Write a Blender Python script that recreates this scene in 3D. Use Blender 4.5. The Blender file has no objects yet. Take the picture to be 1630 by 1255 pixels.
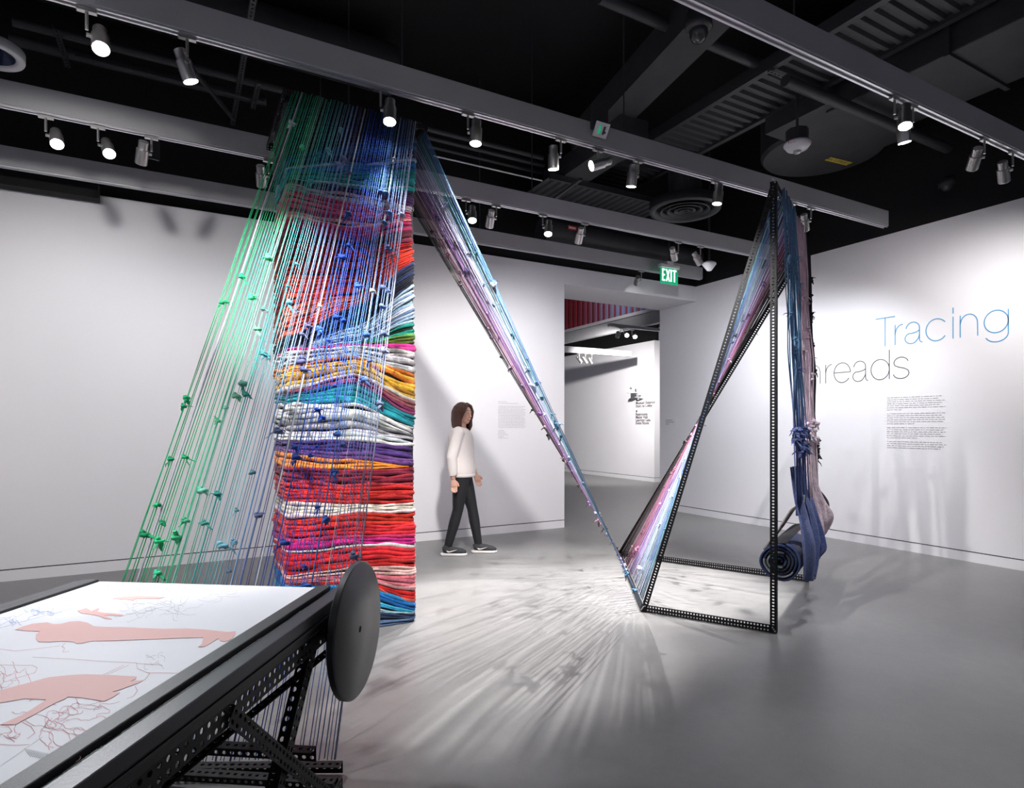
import bpy, bmesh, math, random
from mathutils import Vector, Matrix, noise
random.seed(7)
SC = bpy.context.scene
COL = SC.collection
V = Vector
# ------------------------------------------------------------------ camera
FPX = 956.0; PPX = 815.0; HOR = 679.0; CAMZ = 1.43
YAW = math.atan2(524.0, FPX)
SA, CA = math.sin(YAW), math.cos(YAW)
cam_d = bpy.data.cameras.new('camera'); cam = bpy.data.objects.new('camera', cam_d); COL.objects.link(cam)
cam.location = (0, 0, CAMZ); cam.rotation_euler = (math.pi/2, 0, -YAW)
cam_d.sensor_width = 36; cam_d.lens = 36*FPX/1630; cam_d.shift_y = (HOR-627.5)/1630
cam_d.clip_start = .02; cam_d.clip_end = 100
SC.camera = cam
# ------------------------------------------------------------------ world, exposure
w = bpy.data.worlds.new('world'); SC.world = w; w.use_nodes = True
w.node_tree.nodes['Background'].inputs[0].default_value = (.80, .82, 1, 1)
w.node_tree.nodes['Background'].inputs[1].default_value = .19
vs = SC.view_settings
vs.view_transform = 'Standard'; vs.look = 'None'; vs.gamma = 1; vs.exposure = 0.35
try: vs.use_curve_mapping = False
except Exception: pass
FIX = .9      # power factor of every track light

# ------------------------------------------------------------------ rays of the photograph -> points at a known plane
def ray(x, y):
    u = (x-PPX)/FPX; v = (HOR-y)/FPX
    return V((SA+CA*u, CA-SA*u, v))
def onZ(x, y, z=0.0):
    d = ray(x, y); t = (z-CAMZ)/d.z; return V((d.x*t, d.y*t, z))
def onY(x, y, Y):
    d = ray(x, y); t = Y/d.y; return V((d.x*t, Y, CAMZ+d.z*t))
def onX(x, y, X):
    d = ray(x, y); t = X/d.x; return V((X, d.y*t, CAMZ+d.z*t))
def atD(x, y, dep):
    d = ray(x, y); return V((d.x*dep, d.y*dep, CAMZ+d.z*dep))
def LD(lat, dep, z): return V((lat*CA+dep*SA, -lat*SA+dep*CA, z))

# ------------------------------------------------------------------ materials
def mat(name, col=(.5, .5, .5), rough=.5, metal=0, emit=0, nscale=0, namt=0, bump=0, bscale=40, attr=False, trans=0, spec=None, sheen=0, aniso=None):
    m = bpy.data.materials.new(name); m.use_nodes = True
    nt = m.node_tree; b = nt.nodes['Principled BSDF']; L = nt.links
    b.inputs['Roughness'].default_value = rough; b.inputs['Metallic'].default_value = metal
    if spec is not None: b.inputs['Specular IOR Level'].default_value = spec
    if sheen: b.inputs['Sheen Weight'].default_value = sheen
    c4 = (*col, 1)
    b.inputs['Base Color'].default_value = c4
    if trans: b.inputs['Transmission Weight'].default_value = trans
    if emit:
        b.inputs['Emission Color'].default_value = c4; b.inputs['Emission Strength'].default_value = emit
    src = None
    if attr:
        a = nt.nodes.new('ShaderNodeAttribute'); a.attribute_name = 'Col'; src = a.outputs['Color']
        L.new(src, b.inputs['Base Color'])
    tc = nt.nodes.new('ShaderNodeTexCoord')
    if namt:
        n = nt.nodes.new('ShaderNodeTexNoise'); n.inputs['Scale'].default_value = nscale; n.inputs['Detail'].default_value = 6
        L.new(tc.outputs['Object'], n.inputs['Vector'])
        mr = nt.nodes.new('ShaderNodeMapRange'); mr.inputs[1].default_value = .3; mr.inputs[2].default_value = .7
        mr.inputs[3].default_value = 1-namt; mr.inputs[4].default_value = 1+namt
        L.new(n.outputs['Fac'], mr.inputs[0])
        mx = nt.nodes.new('ShaderNodeVectorMath'); mx.operation = 'SCALE'
        if src: L.new(src, mx.inputs[0])
        else: mx.inputs[0].default_value = col
        L.new(mr.outputs[0], mx.inputs['Scale']); L.new(mx.outputs[0], b.inputs['Base Color'])
    if bump:
        n2 = nt.nodes.new('ShaderNodeTexNoise'); n2.inputs['Scale'].default_value = bscale; n2.inputs['Detail'].default_value = 5
        if aniso:
            mp = nt.nodes.new('ShaderNodeMapping'); mp.inputs['Scale'].default_value = aniso
            L.new(tc.outputs['Object'], mp.inputs[0]); L.new(mp.outputs[0], n2.inputs['Vector'])
        else: L.new(tc.outputs['Object'], n2.inputs['Vector'])
        bp = nt.nodes.new('ShaderNodeBump'); bp.inputs['Strength'].default_value = bump; bp.inputs['Distance'].default_value = .01
        L.new(n2.outputs['Fac'], bp.inputs['Height']); L.new(bp.outputs[0], b.inputs['Normal'])
    return m
M = {}
M['wall'] = mat('wall_paint', (.78, .765, .79), .75, nscale=1.5, namt=.012, bump=.05, bscale=90)
M['gap'] = mat('shadow_gap', (.03, .03, .035), .9)
M['black'] = mat('ceiling_black', (.005, .005, .006), .9)
M['duct'] = mat('black_painted_duct', (.030, .030, .033), .6, nscale=4, namt=.2)
M['pipe'] = mat('black_painted_pipe', (.035, .035, .04), .5)
M['deck'] = mat('black_painted_deck', (.05, .05, .053), .55)
M['beam'] = mat('satin_aluminium', (.45, .445, .46), .45, .08, nscale=3, namt=.05, bump=.03, bscale=30, aniso=(1, 30, 30))
M['track'] = mat('track_metal', (.75, .75, .77), .35, .8)
M['steel'] = mat('brushed_steel', (.52, .51, .50), .33, .9, bump=.05, bscale=30, aniso=(1, 1, 40))
M['lens'] = mat('lit_lens', (1, .97, .94), .3, emit=28)
M['lens_off'] = mat('lamp_lens', (.12, .12, .13), .15)
M['white'] = mat('white_plastic', (.75, .75, .76), .4)
M['iron'] = mat('black_slotted_angle', (.006, .006, .007), .5, 0, spec=.3)
M['table'] = mat('black_table_edge', (.012, .012, .014), .5, bump=.06, bscale=120)
M['step'] = mat('dark_grey_table_ledge', (.028, .028, .036), .4, bump=.04, bscale=120)
M['disc'] = mat('dark_grey_disc', (.035, .036, .038), .33, nscale=3, namt=.06)
M['paper'] = mat('paper', (.86, .86, .90), .55, nscale=5, namt=.01)
M['pink'] = mat('pink_print', (.88, .50, .46), .6)
M['redline'] = mat('red_pencil', (.78, .30, .32), .6)
M['blueline'] = mat('blue_pencil', (.25, .38, .68), .6)
M['greyline'] = mat('grey_pencil', (.45, .5, .5), .6)
M['cloth'] = mat('dyed_cloth', rough=.85, attr=True, nscale=55, namt=.22, bump=.55, bscale=60, aniso=(1, 1, 3.2), spec=.2, sheen=.15)
M['yarn'] = mat('dyed_yarn', rough=.8, attr=True, nscale=25, namt=.15, bump=.3, bscale=200, spec=.2)
M['skin'] = mat('skin', (.62, .36, .27), .5)
M['hair'] = mat('brown_hair', (.07, .024, .015), .5, bump=.5, bscale=60, aniso=(6, 6, 1))
M['sweater'] = mat('cream_knit', (.74, .69, .66), .9, bump=.35, bscale=160)
M['leggings'] = mat('black_leggings', (.008, .008, .010), .7)
M['shoe'] = mat('black_mesh_shoe', (.03, .03, .032), .7, bump=.3, bscale=300)
M['sole'] = mat('white_rubber', (.75, .74, .74), .5)
M['blue_ink'] = mat('blue_vinyl', (.07, .32, .58), .5)
M['dark_ink'] = mat('dark_vinyl', (.07, .05, .06), .5)
M['soft_ink'] = mat('grey_vinyl', (.42, .41, .41), .6)
M['green'] = mat('green_sign', (.01, .33, .15), .3, emit=.55)
M['exitw'] = mat('exit_letters', (.85, 1, .93), .3, emit=2.2)
M['red'] = mat('red_print', (.6, .04, .03), .5)
M['yellow'] = mat('yellow_label', (.62, .47, .05), .5)
M['glass'] = mat('smoked_dome', (.05, .05, .055), .04)
M['blueglow'] = mat('blue_reflector', (.03, .05, .11), .15, .3)
M['slat'] = mat('painted_slat', rough=.5, attr=True)

# polished concrete floor
def floor_mat():
    m = bpy.data.materials.new('polished_concrete'); m.use_nodes = True
    nt = m.node_tree; b = nt.nodes['Principled BSDF']; L = nt.links
    tc = nt.nodes.new('ShaderNodeTexCoord')
    def nz(s, d, r=.6):
        n = nt.nodes.new('ShaderNodeTexNoise'); n.inputs['Scale'].default_value = s; n.inputs['Detail'].default_value = d
        n.inputs['Roughness'].default_value = r; L.new(tc.outputs['Object'], n.inputs['Vector']); return n
    n1 = nz(.8, 8, .62); n2 = nz(14, 6); n3 = nz(160, 3)
    cr = nt.nodes.new('ShaderNodeValToRGB'); cr.color_ramp.elements[0].position = .3; cr.color_ramp.elements[1].position = .72
    cr.color_ramp.elements[0].color = (.165, .162, .163, 1); cr.color_ramp.elements[1].color = (.245, .24, .236, 1)
    L.new(n1.outputs['Fac'], cr.inputs[0])
    a = nt.nodes.new('ShaderNodeMapRange'); a.inputs[3].default_value = .88; a.inputs[4].default_value = 1.1
    L.new(n2.outputs['Fac'], a.inputs[0])
    c = nt.nodes.new('ShaderNodeMapRange'); c.inputs[1].default_value = .3; c.inputs[2].default_value = .7; c.inputs[3].default_value = .93; c.inputs[4].default_value = 1.05
    L.new(n3.outputs['Fac'], c.inputs[0])
    mu = nt.nodes.new('ShaderNodeMath'); mu.operation = 'MULTIPLY'; L.new(a.outputs[0], mu.inputs[0]); L.new(c.outputs[0], mu.inputs[1])
    sc = nt.nodes.new('ShaderNodeVectorMath'); sc.operation = 'SCALE'; L.new(cr.outputs[0], sc.inputs[0]); L.new(mu.outputs[0], sc.inputs['Scale'])
    L.new(sc.outputs[0], b.inputs['Base Color'])
    rr = nt.nodes.new('ShaderNodeMapRange'); rr.inputs[3].default_value = .26; rr.inputs[4].default_value = .42
    L.new(n1.outputs['Fac'], rr.inputs[0]); L.new(rr.outputs[0], b.inputs['Roughness'])
    b.inputs['Specular IOR Level'].default_value = .45
    return m
M['floor'] = floor_mat()

# ------------------------------------------------------------------ mesh builder
class MB:
    def __init__(s): s.v = []; s.f = []; s.c = []; s.mi = []; s.cur = 0
    def add(s, vs, fs, col=None):
        o = len(s.v); s.v += [tuple(p) for p in vs]
        for f in fs: s.f.append(tuple(i+o for i in f)); s.c.append(col or (.5, .5, .5)); s.mi.append(s.cur)
    def box(s, c, size, R=None, col=None):
        c = V(c); hx, hy, hz = [k/2 for k in size]; R = R or Matrix.Identity(3)
        vs = [c+R@V((x*hx, y*hy, z*hz)) for x in (-1, 1) for y in (-1, 1) for z in (-1, 1)]
        s.add(vs, [(0, 1, 3, 2), (4, 6, 7, 5), (0, 4, 5, 1), (2, 3, 7, 6), (0, 2, 6, 4), (1, 5, 7, 3)], col); return s
    def bb(s, a, b, col=None):
        a = V(a); b = V(b); return s.box((a+b)/2, [abs(b[i]-a[i]) for i in range(3)], col=col)
    def bar(s, p0, p1, w, h, up=(0, 0, 1), col=None):     # box beam between two points
        p0 = V(p0); p1 = V(p1); d = (p1-p0); L = d.length; d.normalize(); up = V(up)
        sd = d.cross(up)
        if sd.length < 1e-4: sd = d.cross(V((1, 0, 0)))
        sd.normalize(); u = sd.cross(d)
        R = Matrix((d, sd, u)).transposed(); return s.box((p0+p1)/2, (L, w, h), R, col)
    def tube(s, pts, rad, n=8, col=None, cap=True, flat=1.0, up=(0, 0, 1), cols=None):
        pts = [V(p) for p in pts]; k = len(pts); vs = []
        if not hasattr(rad, '__len__'): rad = [rad]*k
        prev = None
        for i, p in enumerate(pts):
            d = (pts[min(i+1, k-1)]-pts[max(i-1, 0)])
            if d.length < 1e-9: d = V((0, 0, 1))
            d.normalize()
            if prev is None:
                a = d.cross(V(up))
                if a.length < .05: a = d.cross(V((1, .1, 0)))
            else: a = prev-d*prev.dot(d)
            a.normalize(); prev = a; b = d.cross(a)
            for j in range(n):
                t = 2*math.pi*j/n; vs.append(p+a*math.cos(t)*rad[i]+b*math.sin(t)*rad[i]*flat)
        for i in range(k-1):
            fs = [(i*n+j, i*n+(j+1) % n, (i+1)*n+(j+1) % n, (i+1)*n+j) for j in range(n)]
            o = len(s.v)
            for f in fs: s.f.append(tuple(q+o for q in f)); s.c.append((cols[i] if cols else col) or (.5, .5, .5)); s.mi.append(s.cur)
        if cap:
            o = len(s.v)
            s.f.append(tuple(o+j for j in range(n))[::-1]); s.c.append(col or (.5,)*3); s.mi.append(s.cur)
            s.f.append(tuple(o+(k-1)*n+j for j in range(n))); s.c.append(col or (.5,)*3); s.mi.append(s.cur)
        s.v += [tuple(p) for p in vs]; return s
    def cyl(s, p0, p1, r0, r1=None, n=24, col=None): return s.tube([p0, p1], [r0, r0 if r1 is None else r1], n, col)
    def lathe(s, prof, o=(0, 0, 0), ax=(0, 0, 1), n=32, col=None):   # prof: (radius, height along ax)
        o = V(o); ax = V(ax).normalized(); a = ax.orthogonal().normalized(); b = ax.cross(a); vs = []; fs = []
        for r, h in prof:
            for j in range(n):
                t = 2*math.pi*j/n; vs.append(o+ax*h+(a*math.cos(t)+b*math.sin(t))*max(r, 1e-4))
        for i in range(len(prof)-1):
            for j in range(n): fs.append((i*n+j, i*n+(j+1) % n, (i+1)*n+(j+1) % n, (i+1)*n+j))
        s.add(vs, fs, col); return s
    def sph(s, c, r, n=16, m=10, col=None, R=None):
        c = V(c); r = V(r) if hasattr(r, '__len__') else V((r, r, r)); R = R or Matrix.Identity(3); vs = []; fs = []
        for i in range(m+1):
            a = math.pi*i/m
            for j in range(n):
                t = 2*math.pi*j/n
                vs.append(c+R@V((r.x*max(math.sin(a), 1e-3)*math.cos(t), r.y*max(math.sin(a), 1e-3)*math.sin(t), r.z*math.cos(a))))
        for i in range(m):
            for j in range(n): fs.append((i*n+j, (i+1)*n+j, (i+1)*n+(j+1) % n, i*n+(j+1) % n))
        s.add(vs, fs, col); return s
    def grid(s, fn, nu, nv, col=None, cfn=None):
        vs = [fn(i/nu, j/nv) for i in range(nu+1) for j in range(nv+1)]; o = len(s.v); s.v += [tuple(p) for p in vs]
        for i in range(nu):
            for j in range(nv):
                s.f.append((o+i*(nv+1)+j, o+(i+1)*(nv+1)+j, o+(i+1)*(nv+1)+j+1, o+i*(nv+1)+j+1))
                s.c.append(cfn((i+.5)/nu, (j+.5)/nv) if cfn else (col or (.5,)*3)); s.mi.append(s.cur)
        return s
    def prism(s, pts, h, col=None):                       # pts coplanar 3D, h a vector
        n = len(pts); pts = [V(p) for p in pts]; h = V(h)
        s.add(pts+[p+h for p in pts], [tuple(range(n))[::-1], tuple(range(n, 2*n))]+[(i, (i+1) % n, n+(i+1) % n, n+i) for i in range(n)], col); return s
    def mesh(s, name, mats, smooth=False, weld=0):
        me = bpy.data.meshes.new(name); me.from_pydata(s.v, [], s.f)
        mats = mats if isinstance(mats, (list, tuple)) else [mats]
        for m in mats: me.materials.append(M[m])
        if any(s.mi): me.polygons.foreach_set('material_index', s.mi)
        if M[mats[0]].name in ('dyed_cloth', 'dyed_yarn', 'painted_slat'):
            at = me.color_attributes.new('Col', 'FLOAT_COLOR', 'CORNER'); buf = []
            for p, c in zip(s.f, s.c): buf += [c[0], c[1], c[2], 1.0]*len(p)
            at.data.foreach_set('color', buf)
        if weld:
            bm = bmesh.new(); bm.from_mesh(me); bmesh.ops.remove_doubles(bm, verts=bm.verts, dist=weld); bm.to_mesh(me); bm.free()
        me.polygons.foreach_set('use_smooth', [smooth]*len(me.polygons))
        me.update(); return me
    def build(s, name, mats, parent=None, smooth=False, weld=0, bevel=0, solid=0, sub=0, edge=False, origin=None):
        if origin is not None:
            oo = V(origin); s.v = [tuple(V(p)-oo) for p in s.v]
        me = s.mesh(name, mats, smooth, weld); o = bpy.data.objects.new(name, me); COL.objects.link(o)
        if origin is not None: o.location = oo
        if parent:
            o.parent = parent
            if origin is None: o.location = -V(parent.location) if (parent.rotation_euler[2] == 0) else V()
            else: o.location = V(origin)-V(parent.location)
        if solid:
            md = o.modifiers.new('thickness', 'SOLIDIFY'); md.thickness = solid; md.offset = 0
        if bevel:
            md = o.modifiers.new('bevel', 'BEVEL'); md.width = bevel; md.segments = 2; md.limit_method = 'ANGLE'
        if sub:
            md = o.modifiers.new('sub', 'SUBSURF'); md.levels = sub; md.render_levels = sub
        if edge and smooth:
            try: me.set_sharp_from_angle(angle=math.radians(38))
            except Exception: pass
        return o
def tag(o, label=None, cat=None, group=None, kind=None):
    if label: o['label'] = label
    if cat: o['category'] = cat
    if group: o['group'] = group
    if kind: o['kind'] = kind
    return o
def empty(name, loc, label, cat, group=None):
    o = bpy.data.objects.new(name, None); COL.objects.link(o); o.location = loc; o.empty_display_size = .1
    return tag(o, label, cat, group)
def struct(o): return tag(o, kind='structure')
def lerp(a, b, t): return a+(b-a)*t
def stops(st, t):
    if t <= st[0][0]: return st[0][1]
    for (a, ca), (b, cb) in zip(st, st[1:]):
        if t <= b:
            k = (t-a)/(b-a); return tuple(lerp(ca[i], cb[i], k) for i in range(3))
    return st[-1][1]
def jit(c, a=.12):
    k = 1+random.uniform(-a, a); return tuple(max(.004, min(.95, q*k*(1+random.uniform(-a, a)*.4))) for q in c)

# ------------------------------------------------------------------ SETTING
WT = 3.69; YL = 7.09; XR = 7.28; OX = 4.73; YO = 7.93; HB = 3.45; ZB = 3.68; CE = 5.7
m = MB(); m.bb((-6, -5, -.1), (18, 20, 0)); struct(m.build('floor', 'floor'))
m = MB(); m.bb((-6, -5, CE), (18, 20, CE+.1)); struct(m.build('ceiling', 'black'))
m = MB(); m.bb((-6, YL, .112), (OX, YO, WT)).bb((OX, YL, HB), (XR, YO, WT)); struct(m.build('wall_left', 'wall'))
m = MB(); m.bb((-6, YL+.02, .098), (OX-.02, YO-.02, .114)); struct(m.build('trim_1', 'gap'))
m = MB(); m.bb((-6, YL, 0), (OX, YO, .1)); struct(m.build('baseboard_left', 'wall'))
m = MB(); m.bb((XR, -5, .112), (XR+.3, YO, WT)); struct(m.build('wall_right', 'wall'))
m = MB(); m.bb((XR+.02, -5, .098), (XR+.28, YO-.02, .114)); struct(m.build('trim_2', 'gap'))
m = MB(); m.bb((XR, -5, 0), (XR+.3, YO, .1)); struct(m.build('baseboard_right', 'wall'))
m = MB(); m.bb((-6, YL+.04, WT), (XR+.3, YO-.04, CE)); struct(m.build('wall_upper_left', 'black'))
m = MB(); m.bb((XR+.03, -5, WT), (XR+.27, YO-.04, CE)); struct(m.build('wall_upper_right', 'black'))
# black casing overlapping the top of the left wall
e = onY(158, 300, 6.98)
m = MB(); m.bb((-6, 6.9, 3.60), (e.x, 7.05, 3.74)); struct(m.build('trim_3', 'black'))
# lobby seen through the opening
FX = 10.6; FY = 11.75
m = MB(); m.bb((FX, FY, .112), (FX+.35, 20, 3.64)); m.bb((FX+.35, FY, .112), (18, FY+.3, 3.64)); struct(m.build('wall_lobby', 'wall'))
m = MB(); m.bb((FX+.02, FY+.02, .098), (FX+.33, 20, .114)); struct(m.build('trim_4', 'gap'))
m = MB(); m.bb((FX, FY, 0), (FX+.35, 20, .1)); m.bb((FX+.35, FY, 0), (18, FY+.3, .1)); struct(m.build('baseboard_lobby', 'wall'))
m = MB(); m.bb((FX+.6, FY+.6, 3.0), (FX+.7, 20, CE)); struct(m.build('wall_lobby_back', 'black'))
m = MB(); m.bb((8.5, 7.96, 3.55), (8.62, 19, 3.80)); m.bb((8.46, 7.96, 3.80), (8.62, 19, 3.87)); struct(m.build('trim_5', ['wall']))
m = MB(); m.bb((8.47, 7.96, 3.54), (8.60, 19, 3.79)); struct(m.build('trim_6', ['beam']))
# slatted screen above the bulkhead
sc = empty('slatted_screen', (8.5, 11, 3.87), 'screen of upright red and blue slats above the opening to the lobby', 'screen')
m = MB(); m.bb((8.58, 8.2, 3.87), (8.62, 16, 4.9)); m.build('backing_panel', 'wall', sc)
k = 0; y = 8.6
while y < 14.6:
    t = (y-8.6)/4.4; c = stops([(0, (.16, .2, .42)), (.45, (.25, .3, .5)), (.62, (.35, .18, .3)), (.8, (.5, .03, .05)), (1, (.45, .02, .03))], t)
    if k % 2: c = stops([(0, (.3, .08, .12)), (.4, (.3, .05, .08)), (1, (.25, .02, .04))], t)
    m = MB(); m.bb((8.50, y, 3.87), (8.57, y+(.055 if k % 2 else .07), 4.88), col=c); m.build('slat', 'slat', sc)
    y += .085 if k % 2 == 0 else .115
    k += 1

# ------------------------------------------------------------------ CEILING BEAMS
BX = 6.95; BY = {'A': 3.88, 'B': 5.37, 'C': 6.63, 'D': 2.30}
bl = {'A': 'longest grey metal ceiling beam, crossing above the cloth column and ending past the slotted frame',
      'B': 'grey metal ceiling beam that passes behind the cloth column, second back from the camera side of it',
      'C': 'grey metal ceiling beam hugging the top of the long left wall',
      'D': 'grey metal ceiling beam crossing the upper right corner of the photo'}
for k, Y in BY.items():
    r = empty('ceiling_beam', (3, Y, ZB), bl[k], 'beam', 'grey metal beams under the black ceiling')
    m = MB(); m.bb((-3.2, Y, ZB), (BX, Y+.07, ZB+.17)); m.build('casing', 'beam', r, bevel=.003)
    m = MB(); m.bb((-3.2, Y+.006, ZB-.012), (BX-.01, Y+.020, ZB-.0005)); m.bb((-3.2, Y+.044, ZB-.012), (BX-.01, Y+.058, ZB-.0005)); m.build('track', 'track', r)
    for x in (-1.5, 1.3, 3.2):
        m = MB(); m.cyl((x, Y+.035, ZB+.17), (x, Y+.035, CE-.002), .006, n=8); m.build('hanger_rod', 'pipe', r)

# ------------------------------------------------------------------ TRACK LIGHTS
fa = MB(); fa.cyl((0, 0, -.115), (0, 0, -.012), .0085, n=12); fa.box((0, 0, -.012), (.09, .03, .018)); ME_stem = fa.mesh('stem', 'steel', False)
fb = MB(); fb.lathe([(0, .085), (.030, .085), (.034, .081), (.034, .025), (.0345, .024), (.042, .022), (.043, .018), (.043, -.088), (.040, -.091), (.040, -.082), (0, -.082)], n=28)
fb.cyl((.041, 0, .0), (.062, 0, 0), .011, n=12)
ME_body = fb.mesh('housing', 'steel', True)
try: ME_body.set_sharp_from_angle(angle=math.radians(35))
except Exception: pass
fl = MB(); fl.lathe([(0, -.084), (.0395, -.084), (.0395, -.080), (0, -.080)], n=28); ME_on = fl.mesh('lens', 'lens', False); ME_off = fl.mesh('lens_dark', 'lens_off', False)
def track_light(pos, aim, label, lit=1, power=0, size=50, blend=.6, col=(1, .97, .95), group='cylinder track lights on the ceiling beams', target=None, soft=.035):
    """pos: point on the underside of a beam; aim: direction of the head; target: where the beam of light falls"""
    pos = V(pos); r = empty('track_light', pos, label, 'spotlight', group)
    piv = pos+V((0, 0, -.11)); d = (V(target)-piv).normalized() if target is not None else V(aim).normalized()
    # head swings on its side pin
    q = d.to_track_quat('-Z', 'Y')
    side = q@V((1, 0, 0))
    c = piv-side*.06-V((0, 0, .03))
    st = bpy.data.objects.new('stem', ME_stem); COL.objects.link(st); st.parent = r
    hb = bpy.data.objects.new('housing', ME_body); COL.objects.link(hb); hb.parent = r; hb.location = c-pos; hb.rotation_mode = 'QUATERNION'; hb.rotation_quaternion = q
    ln = bpy.data.objects.new('lens', ME_on if lit else ME_off); COL.objects.link(ln); ln.parent = r; ln.location = c-pos; ln.rotation_mode = 'QUATERNION'; ln.rotation_quaternion = q
    if power:
        ld = bpy.data.lights.new('bulb', 'SPOT'); ld.energy = power*FIX; ld.color = col; ld.spot_size = math.radians(size); ld.spot_blend = blend; ld.shadow_soft_size = soft
        lo = bpy.data.objects.new('bulb', ld); COL.objects.link(lo); lo.parent = r; lo.location = c+d*.10-pos; lo.rotation_mode = 'QUATERNION'; lo.rotation_quaternion = q
    return r
def onbeam(k, px, dz=-.0):
    Y = BY[k]+.032; d = ray(px, 300); t = Y/d.y; return V((d.x*t, Y, ZB-.012))
W1 = (1, .975, .96); CW = (.93, .95, 1)
# beam A (in front of the column)
track_light(onbeam('A', 138), None, 'lit spotlight at the top left corner, its lens turned to the camera', 1, 150, 50, .8, CW, target=LD(-1.25, 1.9, .8))
track_light(onbeam('A', 298), None, 'spotlight tilted to the right, left of the cloth column on the front beam', 1, 50, 36, .8, W1, target=(1.05, 4.1, .7))
track_light(onbeam('A', 606), None, 'lit spotlight hanging directly before the top of the cloth column', 1, 90, 46, .7, W1, target=(.75, 2.9, 0))
track_light(onbeam('A', 745), None, 'lit spotlight just right of the top of the cloth column, tilted left', 1, 130, 40, .7, W1, target=(1.5, 3.6, .0))
track_light(onbeam('A', 893), None, 'lit spotlight pointing straight down, left of the sideways one on the front beam', 1, 430, 62, .75, W1, target=(2.9, 4.3, 0))
track_light(onbeam('A', 952), None, 'spotlight lying almost level and facing left, below the ceiling sign plate', 1, 12, 30, .8, W1, target=(1.3, 4.3, 2.9))
track_light(onbeam('A', 1016), None, 'lit spotlight pointing straight down, right of the sideways one on the front beam', 1, 560, 56, .75, W1, target=(3.4, 4.6, 0))
track_light(onbeam('A', 1139), None, 'lit spotlight pointing down, above the round diffuser and left of the frame top', 1, 1400, 42, .75, W1, target=(3.85, 4.1, 0))
track_light(onbeam('A', 1262), None, 'left one of the two spotlights right behind the tip of the slotted frame', 0, 0, target=(6.3, 2.9, 2.2))
track_light(onbeam('A', 1291), None, 'right one of the two spotlights right behind the tip of the slotted frame', 0, 180, 90, 1, CW, target=(7.2, 4.7, 1.4))
# beam B
track_light(onbeam('B', 73), None, 'lit spotlight nearest the left picture edge on the second beam', 1, 150, 60, .8, CW, target=LD(-1.5, 2.2, 0.2))
track_light(onbeam('B', 156), None, 'lit spotlight second from the left picture edge on the second beam', 1, 110, 60, .8, CW, target=LD(-.9, 2.3, 0))
track_light(onbeam('B', 241), None, 'unlit looking upright spotlight left of the green strings, back turned to the camera', 0, 35, 110, 1, CW, target=(-.6, 7.09, 1.4))
track_light(onbeam('B', 428), None, 'spotlight half hidden behind the green strings', 0, 35, 110, 1, CW, target=(1.0, 7.09, 1.6))
track_light(onbeam('B', 742), None, 'lit starry spotlight right of the slanting string sheet, facing the camera side', 1, 640, 42, .3, W1, target=(1.8, 3.95, 0), soft=.010)
track_light(onbeam('B', 790), None, 'spotlight with its back turned, between the two lit ones behind the string sheet', 0, 48, 120, 1, W1, target=(3.2, 7.09, 1.5))
track_light(onbeam('B', 864), None, 'lit spotlight facing left, beside the small red ceiling label', 1, 560, 46, .4, W1, target=(2.4, 4.2, 0), soft=.010)
track_light(onbeam('B', 931), None, 'unlit looking spotlight right of the small red ceiling label', 0, 60, 120, 1, CW, target=(4.4, 7.09, 1.6))  # lens stays dark, but its bulb washes the left wall
track_light(onbeam('B', 1080), None, 'left one of the pair of spotlights above the green exit sign', 0, 100, 110, 1, CW, target=(7.2, 6.6, 1.7))
track_light(onbeam('B', 1115), None, 'right one of the pair of spotlights above the green exit sign', 0, 110, 110, 1, CW, target=(7.2, 5.3, 1.6))
# beam C
track_light(onbeam('C', 1021), None, 'small spotlight on the rear beam at the left of the exit sign', 0, 1.5, 60, .5, W1, target=(6.2, 7.3, 3.3))
# beam D
track_light(onbeam('D', 1424), None, 'lit left one of the pair of spotlights on the upper right beam', 1, 170, 75, 1, CW, target=(3.1, 1.7, 0))
track_light(onbeam('D', 1453), None, 'lit right one of the pair of spotlights on the upper right beam', 1, 150, 75, 1, CW, target=(5.2, 2.4, 0))
track_light(onbeam('D', 1567), None, 'unlit looking spotlight on the upper right beam, second from the right edge', 0, 125, 105, 1, W1, target=(7.28, 3.9, 1.7))
track_light(onbeam('D', 1612), None, 'unlit looking spotlight closest to the right picture edge', 0, 80, 120, 1, W1, target=(7.28, 2.7, 1.9))
# beam D continues over the camera: unseen lamps added to light column, stand, strings and walls
for X, tg, pw, sz, lb in ((-.3, (1.05, 4.15, 1.55), 620, 36, 'added spotlight out of the frame aimed at the middle of the cloth column'),
                      (.9, (1.1, 4.15, .6), 310, 34, 'added spotlight out of the frame aimed at the foot of the cloth column'),
                      (1.2, (3.9, 3.3, 1.5), 520, 44, 'added spotlight out of the frame aimed at the slotted stand'),
                      (1.52, (3.5, 7.09, .9), 760, 56, 'added spotlight out of the frame washing the wall behind the person'),
                      (-1.6, (-.05, 3.35, .7), 300, 38, 'added spotlight out of the frame aimed at the lower strings behind the table'),
                      (-1.1, (-.2, 7.09, 1.7), 290, 62, 'added spotlight out of the frame washing the long left wall'),
                      (-2.3, (-1.6, 7.09, 1.5), 230, 62, 'added spotlight out of the frame washing the left end of the long wall')):
    track_light((X, BY['D']+.032, ZB-.012), None, lb, 1, pw, sz, .8, W1, target=tg, soft=.12 if 'washing' in lb else .03)

# ------------------------------------------------------------------ BLACK CEILING SERVICES
H = 3.3; ZS = CAMZ+H
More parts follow.
